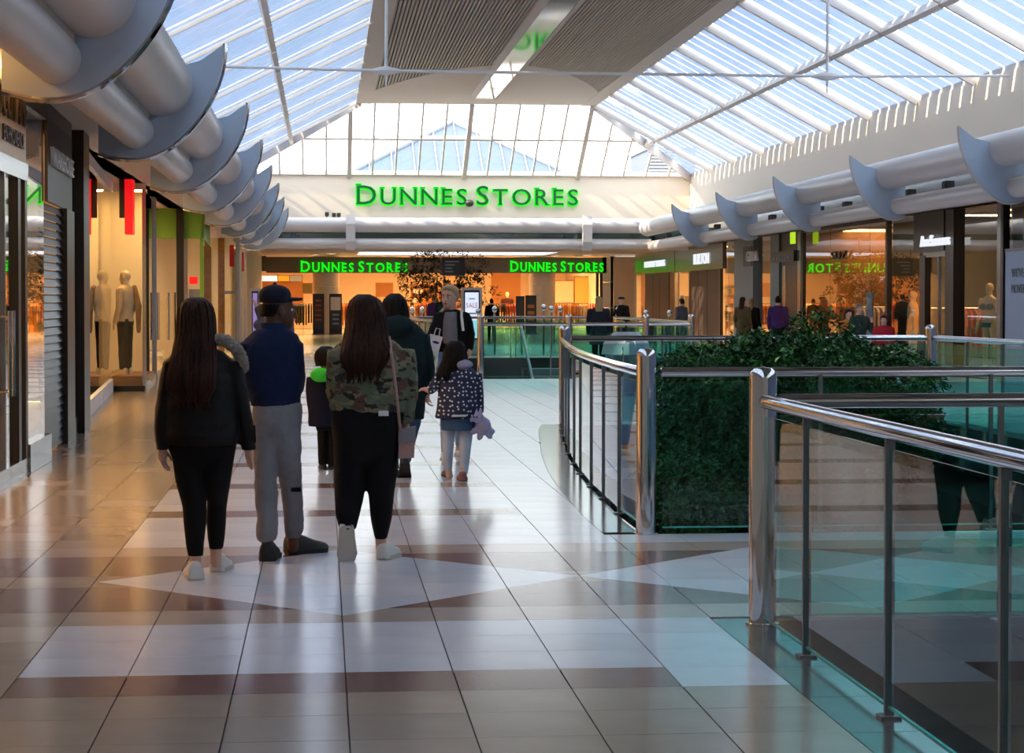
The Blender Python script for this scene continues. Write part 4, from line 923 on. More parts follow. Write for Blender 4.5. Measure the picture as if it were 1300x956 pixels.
def camo():
    m = mat('camouflage', (92, 92, 70), .85, bump=.2, bscale=26); nt = m.node_tree; N, L = nt.nodes, nt.links; b = N['Principled BSDF']; tc = N.new('ShaderNodeTexCoord')
    prev = None
    for i, (col, sc, th) in enumerate((((88, 98, 78), 5, 0), ((120, 112, 86), 7, .53), ((84, 60, 46), 8, .55), ((30, 34, 32), 10, .585))):
        c = (*lin(col), 1)
        if prev is None: prev = c; continue
        mp = N.new('ShaderNodeMapping'); mp.inputs['Location'].default_value = (i*3.7, i*1.9, i*5.1); mp.inputs['Scale'].default_value = (1, 1, 1.9); L.new(tc.outputs['Object'], mp.inputs[0])
        n = N.new('ShaderNodeTexNoise'); n.inputs['Scale'].default_value = sc; n.inputs['Detail'].default_value = 2; L.new(mp.outputs[0], n.inputs['Vector'])
        g = N.new('ShaderNodeMath'); g.operation = 'GREATER_THAN'; g.inputs[1].default_value = th; L.new(n.outputs[0], g.inputs[0])
        mx = N.new('ShaderNodeMix'); mx.data_type = 'RGBA'; L.new(g.outputs[0], mx.inputs[0]); mx.inputs[7].default_value = c
        if isinstance(prev, tuple): mx.inputs[6].default_value = prev
        else: L.new(prev, mx.inputs[6])
        prev = mx.outputs[2]
    L.new(prev, b.inputs['Base Color']); return m
def dots():
    m = mat('navy_white_dots', (24, 32, 66), .7, bump=.15, bscale=26); nt = m.node_tree; N, L = nt.nodes, nt.links; tc = N.new('ShaderNodeTexCoord'); v = N.new('ShaderNodeTexVoronoi'); v.voronoi_dimensions = '2D'; v.inputs['Scale'].default_value = 24; v.inputs['Randomness'].default_value = .6; sp = N.new('ShaderNodeSeparateXYZ'); cb = N.new('ShaderNodeCombineXYZ')
    L.new(tc.outputs['Object'], sp.inputs[0]); L.new(sp.outputs[0], cb.inputs[0]); L.new(sp.outputs[2], cb.inputs[1]); L.new(cb.outputs[0], v.inputs['Vector']); g = N.new('ShaderNodeMath'); g.operation = 'LESS_THAN'; g.inputs[1].default_value = .2; L.new(v.outputs['Distance'], g.inputs[0])
    mx = N.new('ShaderNodeMix'); mx.data_type = 'RGBA'; L.new(g.outputs[0], mx.inputs[0]); mx.inputs[6].default_value = (*lin((24, 32, 66)), 1); mx.inputs[7].default_value = (*lin((205, 208, 216)), 1); L.new(mx.outputs[2], N['Principled BSDF'].inputs['Base Color']); return m
C_camo, C_dots = camo(), dots()
_clouds = bpy.data.textures.new('folds', 'CLOUDS'); _clouds.noise_scale = .09; _clouds.noise_depth = 2
_fine = bpy.data.textures.new('fuzz', 'CLOUDS'); _fine.noise_scale = .02
def remesh(mb, name, m, parent, voxel=.012, it=4, disp=0.0, tex=None, base=False):
    ob = bpy.data.objects.new(name, mb.mesh(name)); r = ob.modifiers.new('r', 'REMESH'); r.mode = 'VOXEL'; r.voxel_size = voxel
    s = ob.modifiers.new('s', 'SMOOTH'); s.factor = .5; s.iterations = it
    if disp:
        dm = ob.modifiers.new('d', 'DISPLACE'); dm.texture = tex or _clouds; dm.strength = disp; dm.mid_level = .5; dm.texture_coords = 'LOCAL'
    me = evaluated(ob); me.name = name
    if parent is not None: org = worigin(parent); loc = None
    else:
        xs = [v.co.x for v in me.vertices]; yy = [v.co.y for v in me.vertices]; org = Vector(((min(xs)+max(xs))/2, (min(yy)+max(yy))/2, min(v.co.z for v in me.vertices))); loc = org
    me.transform(Matrix.Translation(-org)); smooth_mesh(me, 0); me.materials.clear()
    return link(name, me, m, parent, loc)
def ease(secs, step):
    out = []
    for i in range(len(secs)-1):
        a, b = secs[i], secs[i+1]; p0 = secs[i-1] if i else a; p3 = secs[i+2] if i+2 < len(secs) else b
        n = max(1, int((a[0]-b[0]).length/step))
        for k in range(n):
            t = k/n
            f = lambda w, x, y, z: .5*((2*x) + (-w+y)*t + (2*w-5*x+4*y-z)*t*t + (-w+3*x-3*y+z)*t**3)
            out.append((f(p0[0], a[0], b[0], p3[0]), max(.004, f(p0[1], a[1], b[1], p3[1])), max(.004, f(p0[2], a[2], b[2], p3[2]))))
    out.append(secs[-1]); return out
def loft(mb, secs, n=26, step=.03, scale=1.0, grow=0.0, quilt=0.0, ripple=0.0, cf=1, sf=0, pitch=.085):
    # secs: (centre, half width, half depth); ellipse lies level, turned by (cf, sf)
    R = []
    for i, (c, a, b) in enumerate(ease(secs, step)):
        ring = []; q = 1 + (quilt*(abs(math.sin(c.z*math.pi/pitch))-.6) if quilt else 0)
        for k in range(n):
            th = 2*math.pi*k/n; rr = q*(1 + (ripple*(math.sin(th*17+1)+.7*math.sin(th*29+c.z*3)+.5*math.sin(th*41)) if ripple else 0))
            x, y = (a*scale+grow)*math.cos(th)*rr, (b*scale+grow)*math.sin(th)*rr
            ring.append(c + Vector((x*cf - y*sf, x*sf + y*cf, 0)))
        R.append(ring)
    return mb.rings(R)
def P(secs, d):                         # pixel rows (left, right, y, depth, offset) to sections
    out = []
    for s in secs:
        xl, xr, y, dep = s[:4]; o = s[4] if len(s) > 4 else 0
        c = W((xl+xr)/2, y, d + o); out.append((c, (xr-xl)/2*mpp(d+o), dep/2))
    return out
def limb(mb, pts, rad, n=12):
    pts = [Vector(p) for p in pts]; mb.tube(pts, list(rad), n)
    for p, r in zip(pts, rad): mb.ball(p, r*.99, n=10, m=7)
    return mb
def head(mb, chin, h, yaw, soft=1.0):
    # chin point, head height, yaw: 0 looks away down the mall (+y), clockwise seen from above is to +x
    f = Vector((math.sin(yaw), math.cos(yaw), 0)); r = Vector((math.cos(yaw), -math.sin(yaw), 0)); u = Vector((0, 0, 1)); chin = Vector(chin)
    pt = lambda x, y, z: chin + (r*x + f*y + u*z)*h
    R = []
    for z, w, fr, bk in ((0, .09, .30, .10), (.05, .15, .35, .0), (.14, .2, .37, -.12), (.26, .25, .38, -.28), (.4, .285, .37, -.39), (.52, .31, .36, -.43), (.66, .325, .38, -.44), (.8, .3, .34, -.4), (.9, .24, .26, -.31), (.97, .14, .13, -.17), (1.0, .04, .0, -.05)):
        ring = []
        w *= .6 + .4*min(1.0, soft + .25*(z > .3) + .3)
        for k in range(24):
            th = 2*math.pi*k/24; cy = (fr+bk)/2; ring.append(pt(w*math.cos(th), cy + (fr-bk)/2*math.sin(th), z))
        R.append(ring)
    mb.rings(R)
    mb.tube([pt(0, .36, .56), pt(0, .42, .46), pt(0, .46, .39)], [.035*h*soft, .045*h*soft, .055*h*soft], 8); mb.ball(pt(0, .425, .385), .07*h*soft, n=8, m=6)
    mb.ball(pt(0, .335 + .01*soft, .6), .2*h, .04*h*soft, .04*h, n=10, m=6, M=Matrix((r, f, u)).transposed()); mb.ball(pt(0, .36, .235), .1*h, .05*h, .05*h, n=10, m=6, M=Matrix((r, f, u)).transposed())
    for s in (-1, 1): mb.ball(pt(s*.325, -.02, .46), .035*h, .085*h, .13*h, n=10, m=7, M=Matrix((r, f, u)).transposed())
    return pt
def face(o, pt, h):
    for s in (-1, 1):
        e = MB().ball(pt(s*.14, .292, .505), .055*h, .055*h, .04*h).build('eye', M_eyew, o, smooth=True, ang=0); MB().ball(pt(s*.14, .33, .505), .024*h).build('iris', M_iris, e, smooth=True, ang=0)
        MB().tube([pt(s*.06, .375, .6), pt(s*.15, .375, .625), pt(s*.23, .33, .6)], [.014*h, .016*h, .008*h], 6).build('eyebrow', H_dk, o, smooth=True)
    MB().tube([pt(-.11, .375, .24), pt(-.04, .415, .25), pt(.04, .415, .25), pt(.11, .375, .24)], [.012*h, .028*h, .028*h, .012*h], 8).build('lips', M_lip, o, smooth=True)
def hand(mb, wrist, dirv, thumb, size=.18, curl=.5):
    # dirv: along the palm, thumb: towards the thumb side
    w = Vector(wrist); d = Vector(dirv).normalized(); t = Vector(thumb); t = (t - d*t.dot(d)).normalized(); n = d.cross(t); k = size/.18
    mb.tube([w - d*.03*k, w + d*.015*k, w + d*.05*k, w + d*.085*k], [.024*k, .027*k, .03*k, .028*k], 10)
    for s in (-1, 1): mb.tube([w + d*.02*k + t*.016*k*s, w + d*.085*k + t*.026*k*s], [.018*k, .016*k], 8)
    for i, (o, L) in enumerate(((.03, .07), (.011, .08), (-.009, .074), (-.028, .058))):
        p = w + d*.085*k + t*o*k; a = d; pts = [p]
        for j, f in enumerate((.45, .32, .25)):
            c = curl*(.6 + .5*j); a = (d*math.cos(c) + n*math.sin(c)).normalized(); p = p + a*L*f*k; pts.append(p)
        limb(mb, pts, [.0098*k, .009*k, .0085*k, .0075*k], 8)
    p = w + d*.02*k + t*.022*k
    limb(mb, [p, p + (d*.5 + t*.75)*.035*k, p + (d*.85 + t*.6 + n*.3)*.06*k, p + (d*1.1 + t*.5 + n*.5)*.072*k], [.014*k, .0115*k, .0105*k, .009*k], 8)
def shoe(parent, heel, ang, L, upper, sole, pitch=0.0, H=.1, laces=True):
    # heel: back of the sole on the ground, ang: 0 points away (+y), positive turns to +x
    M = Matrix.Translation(Vector(heel)) @ Matrix.Rotation(-ang, 4, 'Z') @ Matrix.Rotation(pitch, 4, 'X')
    def T(x, y, z): return M @ Vector((x*1.42*L/.26, y*L/.26, z*1.08*L/.26))
    R = []
    for y, w, h, zc in ((-.006, .02, .075, .02), (.0, .028, .094, .02), (.012, .032, .1, .02), (.04, .034, .1, .02), (.09, .035, .1, .02), (.13, .038, .084, .02), (.17, .042, .068, .02), (.21, .042, .058, .02), (.245, .034, .048, .02), (.262, .02, .036, .02)):
        R.append([T(w*math.copysign(abs(math.cos(a))**.55, math.cos(a))*(1 - .22*max(0, math.sin(a))), y, zc + (h-zc)*max(0, math.sin(a))**.55 if math.sin(a) > 0 else zc - .01) for a in [2*math.pi*k/24 for k in range(24)]])
    u = MB().rings(R).build('shoe', upper, parent, smooth=True, ang=1.2)
    out = [(.018, 0), (.034, .03), (.036, .09), (.042, .16), (.046, .2), (.038, .24), (.015, .264), (-.015, .264), (-.036, .24), (-.042, .2), (-.036, .14), (-.033, .06), (-.032, .02), (-.018, 0)]
    s = MB(); n = len(out)
    s.add([T(x, y, 0) for x, y in out] + [T(x*1.06, y, .024) for x, y in out], [tuple(range(n))[::-1], tuple(range(n, 2*n))] + [(i, (i+1) % n, n+(i+1) % n, n+i) for i in range(n)])
    s.build('sole', sole, u)
    if laces:
        for y, h in ((.125, .083), (.145, .073), (.165, .064)): MB().tube([T(-.024, y, h-.016), T(0, y, h+.002), T(.024, y, h-.016)], .004, 6).build('lace', upper, u)
    return u
def hairdo(parent, secs, m, ripple=.022, locks=60):
    mb = MB(); loft(mb, secs, n=84, step=.012, ripple=ripple); E = ease(secs, .03); rn = random.Random(5)
    for k in range(locks):                 # separate locks over the surface, ends of uneven length
        th = math.pi + math.pi*(rn.random()*1.3 - .15); s0 = rn.randrange(1, max(2, len(E)//3)); pts = []
        for i in range(s0, len(E)):
            c, a, b = E[i]; th += rn.gauss(0, .03); pts.append(c + Vector((a*1.012*math.cos(th), b*1.012*math.sin(th) - .002, 0)))
        if len(pts) < 3: continue
        pts.append(pts[-1] + Vector((rn.gauss(0, .01), .0, -rn.uniform(.005, .07) if len(E) > 7 else -.005)))
        n = len(pts); mb.tube(pts, [.003 + .0055*math.sin(math.pi*min(1, (i+.6)/n)) for i in range(n)], 6)
    return mb.build('hair', m, parent, smooth=True, ang=0)

# ---- woman with long brown hair and black padded coat
D = 11.85
jac = [(238, 262, 436, .14), (222, 282, 446, .22), (212, 296, 458, .28), (210, 299, 480, .32), (210, 300, 505, .33), (209, 302, 530, .33), (208, 305, 552, .34), (210, 304, 564, .33)]
slL = [(207, 228, 458, .16), (200, 222, 500, .15), (196, 215, 535, .13), (199, 214, 571, .11)]; slR = [(284, 307, 458, .16), (293, 315, 500, .15), (302, 321, 535, .13), (307, 325, 571, .11)]
pel = [(212, 302, 548, .28), (215, 299, 570, .26), (222, 293, 586, .2), (236, 280, 598, .1)]; lgL = [(216, 259, 562, .2), (223, 260, 610, .17), (231, 262, 640, .145), (233, 262, 660, .14), (236, 259, 690, .11), (239, 258, 706, .09)]; lgR = [(257, 300, 562, .2), (261, 293, 610, .17), (263, 288, 640, .145, .1), (262, 287, 660, .14, .12), (264, 285, 685, .11, .14), (266, 283, 697, .09, .15)]
b = MB()
for c in (jac, pel): loft(b, P(c, D), scale=.8)
for c in (slL, slR, lgL, lgR): loft(b, P(c, D), scale=.7)
pt = head(b, W(249, 431, D), .228, .1); limb(b, [W(249, 445, D), W(249, 420, D-.02)], [.06, .055])
hand(b, W(206, 566, D), (.02, .1, -1), (.3, 1, 0), .17, .5); hand(b, W(317, 563, D), (-.05, .1, -1), (-.5, .8, 0), .17, .35)
limb(b, [W(248, 695, D), W(249, 724, D-.02)], [.036, .034]); limb(b, [W(274, 690, D+.15), W(274, 714, D+.15)], [.036, .034])
me1 = remesh(b, 'person', SKIN1, None, .007, 3); tag(me1, 'woman in black padded coat with long brown hair, black leggings and white trainers', 'person')
face(me1, pt, .228)
j = MB(); loft(j, P(jac, D), quilt=.045)
for c in (slL, slR): loft(j, P(c, D), quilt=.06)
remesh(j, 'padded_coat', C_blackp, me1, .01, 3, .012)
t = MB(); loft(t, P(pel, D)); loft(t, P(lgL, D)); loft(t, P(lgR, D)); remesh(t, 'leggings', C_legg, me1, .01, 4, .004)
hairdo(me1, P([(241, 257, 377.5, .08), (230, 267, 385, .19), (226, 272, 399, .25), (225, 273, 420, .25, -.02), (222, 273, 440, .2, -.07), (218, 273, 460, .13, -.13), (214, 272, 480, .09, -.17), (214, 271, 494, .07, -.18), (226, 264, 507, .04, -.18)], D), H_br)
fr = MB(); limb(fr, [W(258, 428, D+.05), W(270, 430, D-.04), W(288, 433, D-.08), (W(301, 444, D-.08)), W(308, 458, D-.04), W(309, 468, D)], [.03, .034, .036, .036, .034, .03]); remesh(fr, 'fur_trim', C_fur, me1, .008, 2, .03, _fine)
MB().bar(W(322, 540, D-.05), W(323, 562, D-.05), .012, .02).build('strap', C_blackp, me1)
g = ground(249, 737); shoe(me1, (g.x, g.y-.0, 0), -.15, .25, C_shoew, C_sole); g = ground(275, 727); shoe(me1, (g.x, g.y, 0), .15, .25, C_shoew, C_sole)

# ---- man in cap
D = 12.6
tor = [(332, 362, 415, .15), (319, 374, 423, .2), (308, 381, 436, .25), (305, 383, 460, .28), (308, 383, 485, .28), (316, 382, 505, .27), (319, 381, 515, .26)]
slL = [(304, 322, 436, .15), (301, 318, 465, .14), (305, 321, 490, .13, .06), (313, 328, 508, .12, .14)]; slR = [(366, 385, 436, .15), (371, 387, 465, .14), (371, 387, 488, .13, .08), (364, 381, 505, .12, .2)]
pel = [(321, 382, 509, .25), (320, 384, 534, .26), (324, 380, 552, .22), (334, 370, 568, .12)]; lgL = [(320, 353, 530, .22), (322, 352, 580, .18), (323, 352, 620, .165), (326, 353, 655, .155), (325, 353, 676, .15), (328, 350, 687, .11)]; lgR = [(350, 384, 530, .22), (351, 382, 580, .18), (356, 384, 620, .165, .12), (360, 386, 650, .155, .2), (361, 385, 673, .14, .25), (363, 381, 683, .1, .27)]
b = MB()
for c in (tor, pel): loft(b, P(c, D), scale=.8)
for c in (slL, slR, lgL, lgR): loft(b, P(c, D), scale=.7)
pt = head(b, W(354, 418, D), .235, 1.25); limb(b, [W(347, 424, D), W(349, 402, D)], [.062, .06])
hand(b, W(368, 505, D+.22), (-.4, 1, -.5), (0, 0, 1), .18, .6); hand(b, W(322, 508, D+.18), (.4, 1, -.5), (0, 0, 1), .18, .6)
limb(b, [W(339, 680, D), W(339, 700, D)], [.036, .036]); limb(b, [W(372, 675, D+.27), W(372, 695, D+.27)], [.036, .036])
me2 = remesh(b, 'person', SKIN2, None, .007, 3); tag(me2, 'man in navy sweatshirt, dark cap and grey joggers with his face turned sideways', 'person'); face(me2, pt, .235)
j = MB()
for c in (tor, slL, slR): loft(j, P(c, D))
remesh(j, 'sweatshirt', C_navy, me2, .01, 4, .022)
loft(MB(), P([(331, 363, 410, .15), (330, 366, 418, .17), (324, 370, 424, .2)], D), step=.01).build('collar', C_navy, me2, smooth=True)
t = MB()
for c in (pel, lgL, lgR): loft(t, P(c, D))
jog = remesh(t, 'joggers', C_jog, me2, .01, 4, .024)
q = W(376, 619, D+.1) - V(0, .14, 0); MB().box(q + V(-.03, -.012, -.012), q + V(.03, .03, .012)).build('logo', C_blk, jog)
fq = Vector((math.sin(1.25), math.cos(1.25), 0)); cp = MB(); c0 = W(349, 384, D)
loft(cp, [(c0 + V(0, 0, .0), .096, .096), (c0 + V(0, 0, .045), .098, .098), (c0 + V(0, 0, .08), .085, .085), (c0 + V(0, 0, .102), .05, .05), (c0 + V(0, 0, .11), .01, .01)], step=.01); cap = cp.build('cap', C_cap, me2, smooth=True, ang=0)
sd = Vector((fq.y, -fq.x, 0)); br = []
for i in range(9):
    a = -1 + 2*i/8; br.append((a, 1 - a*a))
MB().prism([c0 + fq*(.075 + .1*e**.6) + sd*(.075*a) + V(0, 0, .018 - .012*abs(a)) for a, e in br] + [c0 + fq*.05 + sd*.06*a + V(0, 0, .02) for a in (1, 0, -1)], (0, 0, .014)).build('peak', C_cap, cap); MB().ball(c0 + V(0, 0, .112), .012).build('button', C_cap, cap)
hb = MB(); loft(hb, [(W(349, 392, D) - fq*.015 + V(0, 0, .03), .08, .092), (W(349, 396, D) - fq*.025, .072, .078), (W(348, 402, D) - fq*.035, .06, .06)], step=.01); hb.build('hair', H_dk, me2, smooth=True, ang=0)
g = ground(339, 713); shoe(me2, (g.x, g.y, 0), .05, .29, C_shoeb, C_soleb); g = ground(364, 704); shoe(me2, (g.x, g.y, 0), 1.0, .29, C_shoeb, C_soleb)

# ---- woman in camouflage jacket
D = 12.6
tor = [(448, 476, 423, .16), (432, 500, 433, .24), (422, 514, 446, .3), (418, 522, 465, .34), (417, 525, 490, .36), (418, 519, 510, .36), (420, 516, 523, .35)]
slL = [(416, 436, 444, .17), (414, 432, 475, .16), (414, 430, 500, .15, .1), (420, 434, 515, .12, .25)]; slR = [(505, 526, 443, .17), (511, 530, 475, .17), (512, 530, 505, .16), (507, 524, 537, .12)]
pel = [(420, 508, 515, .34), (421, 508, 545, .38), (424, 506, 562, .35), (434, 496, 582, .27), (450, 480, 600, .12)]; lgL = [(423, 468, 552, .3), (424, 466, 600, .24), (425, 462, 630, .2), (426, 457, 652, .17, -.06), (431, 452, 672, .12, -.1)]; lgR = [(464, 507, 552, .3), (466, 504, 600, .24), (468, 500, 630, .2), (470, 498, 655, .17), (474, 493, 676, .12), (476, 491, 684, .1)]
b = MB()
for c in (tor, pel): loft(b, P(c, D), scale=.8)
for c in (slL, slR, lgL, lgR): loft(b, P(c, D), scale=.7)
pt = head(b, W(464, 425, D), .23, .15); limb(b, [W(462, 435, D), W(462, 412, D)], [.06, .056])
hand(b, W(515, 534, D), (-.03, .3, -1), (-.4, .9, 0), .17, .8); hand(b, W(428, 514, D+.28), (.5, 1, .1), (0, 0, 1), .17, .5)
limb(b, [W(442, 662, D-.08), W(440, 680, D-.1)], [.036, .036]); limb(b, [W(483, 676, D), W(484, 698, D)], [.036, .034])
me3 = remesh(b, 'person', SKIN1, None, .007, 3); tag(me3, 'woman in camouflage jacket and black leggings lifting one white trainer, long dark hair', 'person'); face(me3, pt, .23)
j = MB()
for c in (tor, slL, slR): loft(j, P(c, D))
remesh(j, 'camouflage_jacket', C_camo, me3, .01, 4, .022)
t = MB()
for c in (pel, lgL, lgR): loft(t, P(c, D))
remesh(t, 'leggings', C_legg, me3, .01, 4, .004)
hairdo(me3, P([(454, 469, 373.5, .08), (445, 482, 381, .19), (441, 488, 396, .25), (440, 490, 412, .24, -.02), (437, 492, 430, .18, -.08), (434, 495, 446, .12, -.15), (434, 490, 460, .08, -.19), (442, 482, 473, .04, -.2)], D), H_br)
q = W(487, 525, D-.2); MB().box(q + V(-.03, 0, -.015), q + V(.03, .05, .015)).build('phone', C_white, me3)
shoe(me3, W(440, 668, D-.16), .0, .25, C_shoew, C_sole, pitch=-1.25); g = ground(485, 711); shoe(me3, (g.x, g.y, 0), .35, .25, C_shoew, C_sole)
M_bag = mat('dusty_pink_leather', (168, 128, 118), .5, bump=.1, bscale=60); bp = W(516, 563, D-.06)
bag = empty('shoulder_bag', bp - V(0, 0, .09), 'dusty pink shoulder bag hanging at the hip of the woman in camouflage', 'bag')
bm_ = MB(); bm_.hexa([bp + V(-.05, -.05, -.09), bp + V(.045, -.05, -.085), bp + V(.045, .05, -.085), bp + V(-.05, .05, -.09), bp + V(-.045, -.03, .085), bp + V(.055, -.03, .1), bp + V(.055, .03, .1), bp + V(-.045, .03, .085)]); bm_.build('body', M_bag, bag)
bm_ = MB().hexa([bp + V(-.052, -.058, .01), bp + V(.052, -.058, .02), bp + V(.052, -.04, .02), bp + V(-.052, -.04, .01), bp + V(-.048, -.04, .09), bp + V(.057, -.04, .105), bp + V(.057, .034, .105), bp + V(-.048, .034, .09)]); bm_.build('flap', mat('grey_flap', (120, 116, 120), .5), bag)
MB().bar(bp + V(.0, -.062, .0), bp + V(.012, -.062, .0), .012, .012).build('clasp', M_chrome, bag)
stp = [W(494, 428, D-.06), W(497, 450, D-.2), W(501, 480, D-.215), W(505, 515, D-.21), W(508, 545, D-.14), bp + V(-.03, -.035, .08)]
for a_, b_ in zip(stp, stp[1:]): pass
MB().tube(stp, .009, 8).build('strap', M_bag, bag, smooth=True)

# ---- woman in dark teal coat holding the girl's hand
D = 18.5
tor = [(490, 512, 402, .14), (481, 528, 411, .24), (476, 540, 424, .28), (475, 542, 450, .32), (476, 542, 480, .33), (478, 540, 510, .33), (479, 538, 532, .31)]
slL = [(472, 488, 424, .14), (469, 483, 455, .13), (469, 482, 485, .12), (471, 481, 502, .1)]; slR = [(530, 545, 424, .14), (537, 550, 450, .13), (540, 552, 475, .12), (538, 548, 500, .1)]
pel = [(480, 536, 522, .26), (482, 534, 540, .26)]; lgL = [(482, 508, 538, .2), (486, 506, 570, .15), (492, 507, 596, .12)]; lgR = [(507, 534, 538, .2), (508, 527, 565, .15, -.1), (507, 521, 588, .12, -.18)]
b = MB()
for c in (tor, pel): loft(b, P(c, D), scale=.8)
for c in (slL, slR, lgL, lgR): loft(b, P(c, D), scale=.7)
pt = head(b, W(502, 404, D), .225, .1); limb(b, [W(500, 412, D), W(500, 395, D)], [.06, .056]); hand(b, W(542, 499, D), (.0, -.1, -1), (.2, .9, 0), .165, 1.0); hand(b, W(476, 501, D), (0, .1, -1), (.2, 1, 0), .165, .5)
limb(b, [W(500, 590, D), W(500, 603, D)], [.036, .036]); limb(b, [W(514, 582, D-.18), W(514, 596, D-.18)], [.036, .036])
me4 = remesh(b, 'person', SKIN1, None, .009, 3); tag(me4, 'dark haired woman in a dark teal hooded coat holding the girl by the hand', 'person'); face(me4, pt, .225)
j = MB()
for c in (tor, slL, slR): loft(j, P(c, D))
j.ball(W(504, 414, D-.13), .16, .1, .1); remesh(j, 'hooded_coat', C_teal, me4, .012, 4, .02)
t = MB()
for c in (pel, lgL, lgR): loft(t, P(c, D))
remesh(t, 'jeans', C_denim, me4, .012, 4, .008)
hairdo(me4, P([(496, 507, 372.5, .08), (488, 514, 379, .19), (485, 517, 391, .23), (485, 519, 402, .2, -.03), (488, 516, 408, .12, -.06)], D), H_dk)
g = ground(500, 606); shoe(me4, (g.x, g.y, 0), .0, .25, C_shoeb, C_soleb); shoe(me4, W(514, 590, D-.3), 0, .25, C_shoeb, C_soleb, pitch=-.75)

# ---- girl in dotted jacket
D = 18.2
tor = [(569, 588, 461, .12), (560, 600, 468, .2), (557, 606, 480, .24), (556, 607, 500, .27), (554, 608, 520, .3), (552, 608, 531, .3)]
slR = [(598, 612, 474, .11), (601, 614, 500, .11), (605, 614, 524, .09)]; ski = [(559, 604, 526, .25), (560, 604, 546, .27)]
lgL = [(560, 578, 545, .13), (561, 576, 570, .105), (564, 574, 597, .075)]; lgR = [(582, 601, 545, .13), (583, 598, 570, .105, -.05), (583, 594, 602, .075, -.1)]
b = MB()
for c in (tor, ski): loft(b, P(c, D), scale=.8)
for c in (slR, lgL, lgR): loft(b, P(c, D), scale=.85)
pt = head(b, W(578, 463, D), .2, -.35); limb(b, [W(578, 470, D), W(578, 455, D)], [.045, .045]); al = [W(565, 472, D), W(553, 488, D), W(545, 496, D)]
limb(b, al, [.04, .036, .03]); hand(b, W(546, 496, D), (-1, 0, .3), (.2, .9, .3), .13, .9); hand(b, W(609, 524, D), (0, .1, -1), (-.5, .8, 0), .13, .9)
limb(b, [W(569, 590, D), W(570, 604, D)], [.03, .03]); limb(b, [W(588, 594, D-.1), W(588, 608, D-.1)], [.03, .03])
me5 = remesh(b, 'person', SKIN1, None, .008, 3); tag(me5, 'girl in navy jacket with white dots, denim skirt and pale tights', 'person'); face(me5, pt, .2)
j = MB()
for c in (tor, slR): loft(j, P(c, D))
limb(j, al[:2] + [W(547, 495, D)], [.062, .052, .042]); jk = remesh(j, 'dotted_jacket', C_dots, me5, .01, 4, .014)
hd = MB(); hd.ball(W(587, 463, D-.06), .1, .07, .05); remesh(hd, 'hood_lining', cloth('lilac_lining', (150, 150, 178)), me5, .008, 2, .01)
MB().box(W(583, 528, D-.175) + V(-.06, 0, -.008), W(583, 528, D-.15) + V(.06, 0, .01)).build('print', C_white, jk)
t = MB(); loft(t, P(ski, D)); remesh(t, 'denim_skirt', C_denim, me5, .01, 2, .008)
t = MB(); loft(t, P(lgL, D)); loft(t, P(lgR, D)); remesh(t, 'tights', C_tights, me5, .008, 3)
hairdo(me5, P([(572, 584, 432.5, .07), (566, 590, 438, .16), (563, 592, 448, .19), (562, 593, 458, .17, -.02), (558, 588, 466, .1, -.06), (555, 572, 474, .05, -.09)], D), H_dk)
g = ground(570, 606); shoe(me5, (g.x, g.y, 0), -.1, .2, C_pink, C_soleb, laces=False); g = ground(588, 611); shoe(me5, (g.x, g.y, 0), .0, .2, C_pink, C_soleb, laces=False)
# plush toy
M_plush = mat('lilac_plush', (176, 168, 204), .95, bump=.6, bscale=70, var=.2); tq = W(613, 541, D-.08)
b = MB(); b.ball(tq, .075, .06, .085); b.ball(tq + V(-.04, -.02, .075), .05, .05, .05); b.ball(tq + V(-.09, -.04, .06), .03)
for dx_, dz_ in ((-.09, -.05), (.06, -.09), (.085, -.05), (-.03, -.1)): limb(b, [tq, tq + V(dx_, 0, dz_)], [.035, .026])
for dx_ in (-.06, -.02): limb(b, [tq + V(dx_, 0, .11), tq + V(dx_, .01, .15)], [.02, .012])
ty = remesh(b, 'plush_toy', M_plush, None, .007, 3, .01, _fine); tag(ty, 'small lilac plush animal dangling from the hand of the girl in dots', 'toy')
for dx_ in (-.085, -.06): MB().ball(tq + V(dx_, -.075, .085), .008).build('eye', M_iris, ty)
MB().tube([tq + V(-.1, -.06, .04), tq + V(-.075, -.07, .035)], .006, 6).build('mouth', M_iris, ty)

# ---- small boy
D = 19.2
tor = [(405, 422, 468, .12), (396, 428, 475, .2), (392, 430, 490, .25), (391, 431, 515, .27), (392, 430, 541, .27)]; slL = [(389, 402, 478, .11), (388, 400, 500, .11), (391, 401, 520, .09)]; slR = [(424, 436, 478, .11), (427, 438, 505, .11), (427, 437, 522, .09)]
lgL = [(402, 417, 536, .14), (403, 416, 560, .12), (404, 415, 590, .1)]; lgR = [(414, 430, 536, .14), (416, 428, 560, .12), (417, 427, 592, .1)]
b = MB(); loft(b, P(tor, D), scale=.8)
for c in (slL, slR, lgL, lgR): loft(b, P(c, D), scale=.75)
pt = head(b, W(414, 468, D), .2, .1); limb(b, [W(413, 476, D), W(413, 460, D)], [.045, .045]); hand(b, W(396, 520, D), (0, .1, -1), (.4, 1, 0), .12, .6); hand(b, W(432, 522, D), (0, .1, -1), (-.4, 1, 0), .12, .6)
me6 = remesh(b, 'person', SKIN1, None, .009, 3); tag(me6, 'small boy in navy coat with a bright green hood lining', 'person'); face(me6, pt, .2)
j = MB()
for c in (tor, slL, slR): loft(j, P(c, D))
remesh(j, 'coat', C_boy, me6, .01, 4, .012)
hd = MB(); hd.ball(W(407, 476, D-.12), .1, .06, .07); remesh(hd, 'hood', C_lime, me6, .008, 2, .012)
t = MB(); loft(t, P(lgL, D)); loft(t, P(lgR, D)); loft(t, P([(400, 430, 530, .2), (401, 430, 545, .2)], D)); remesh(t, 'trousers', C_blk, me6, .01, 3, .006)
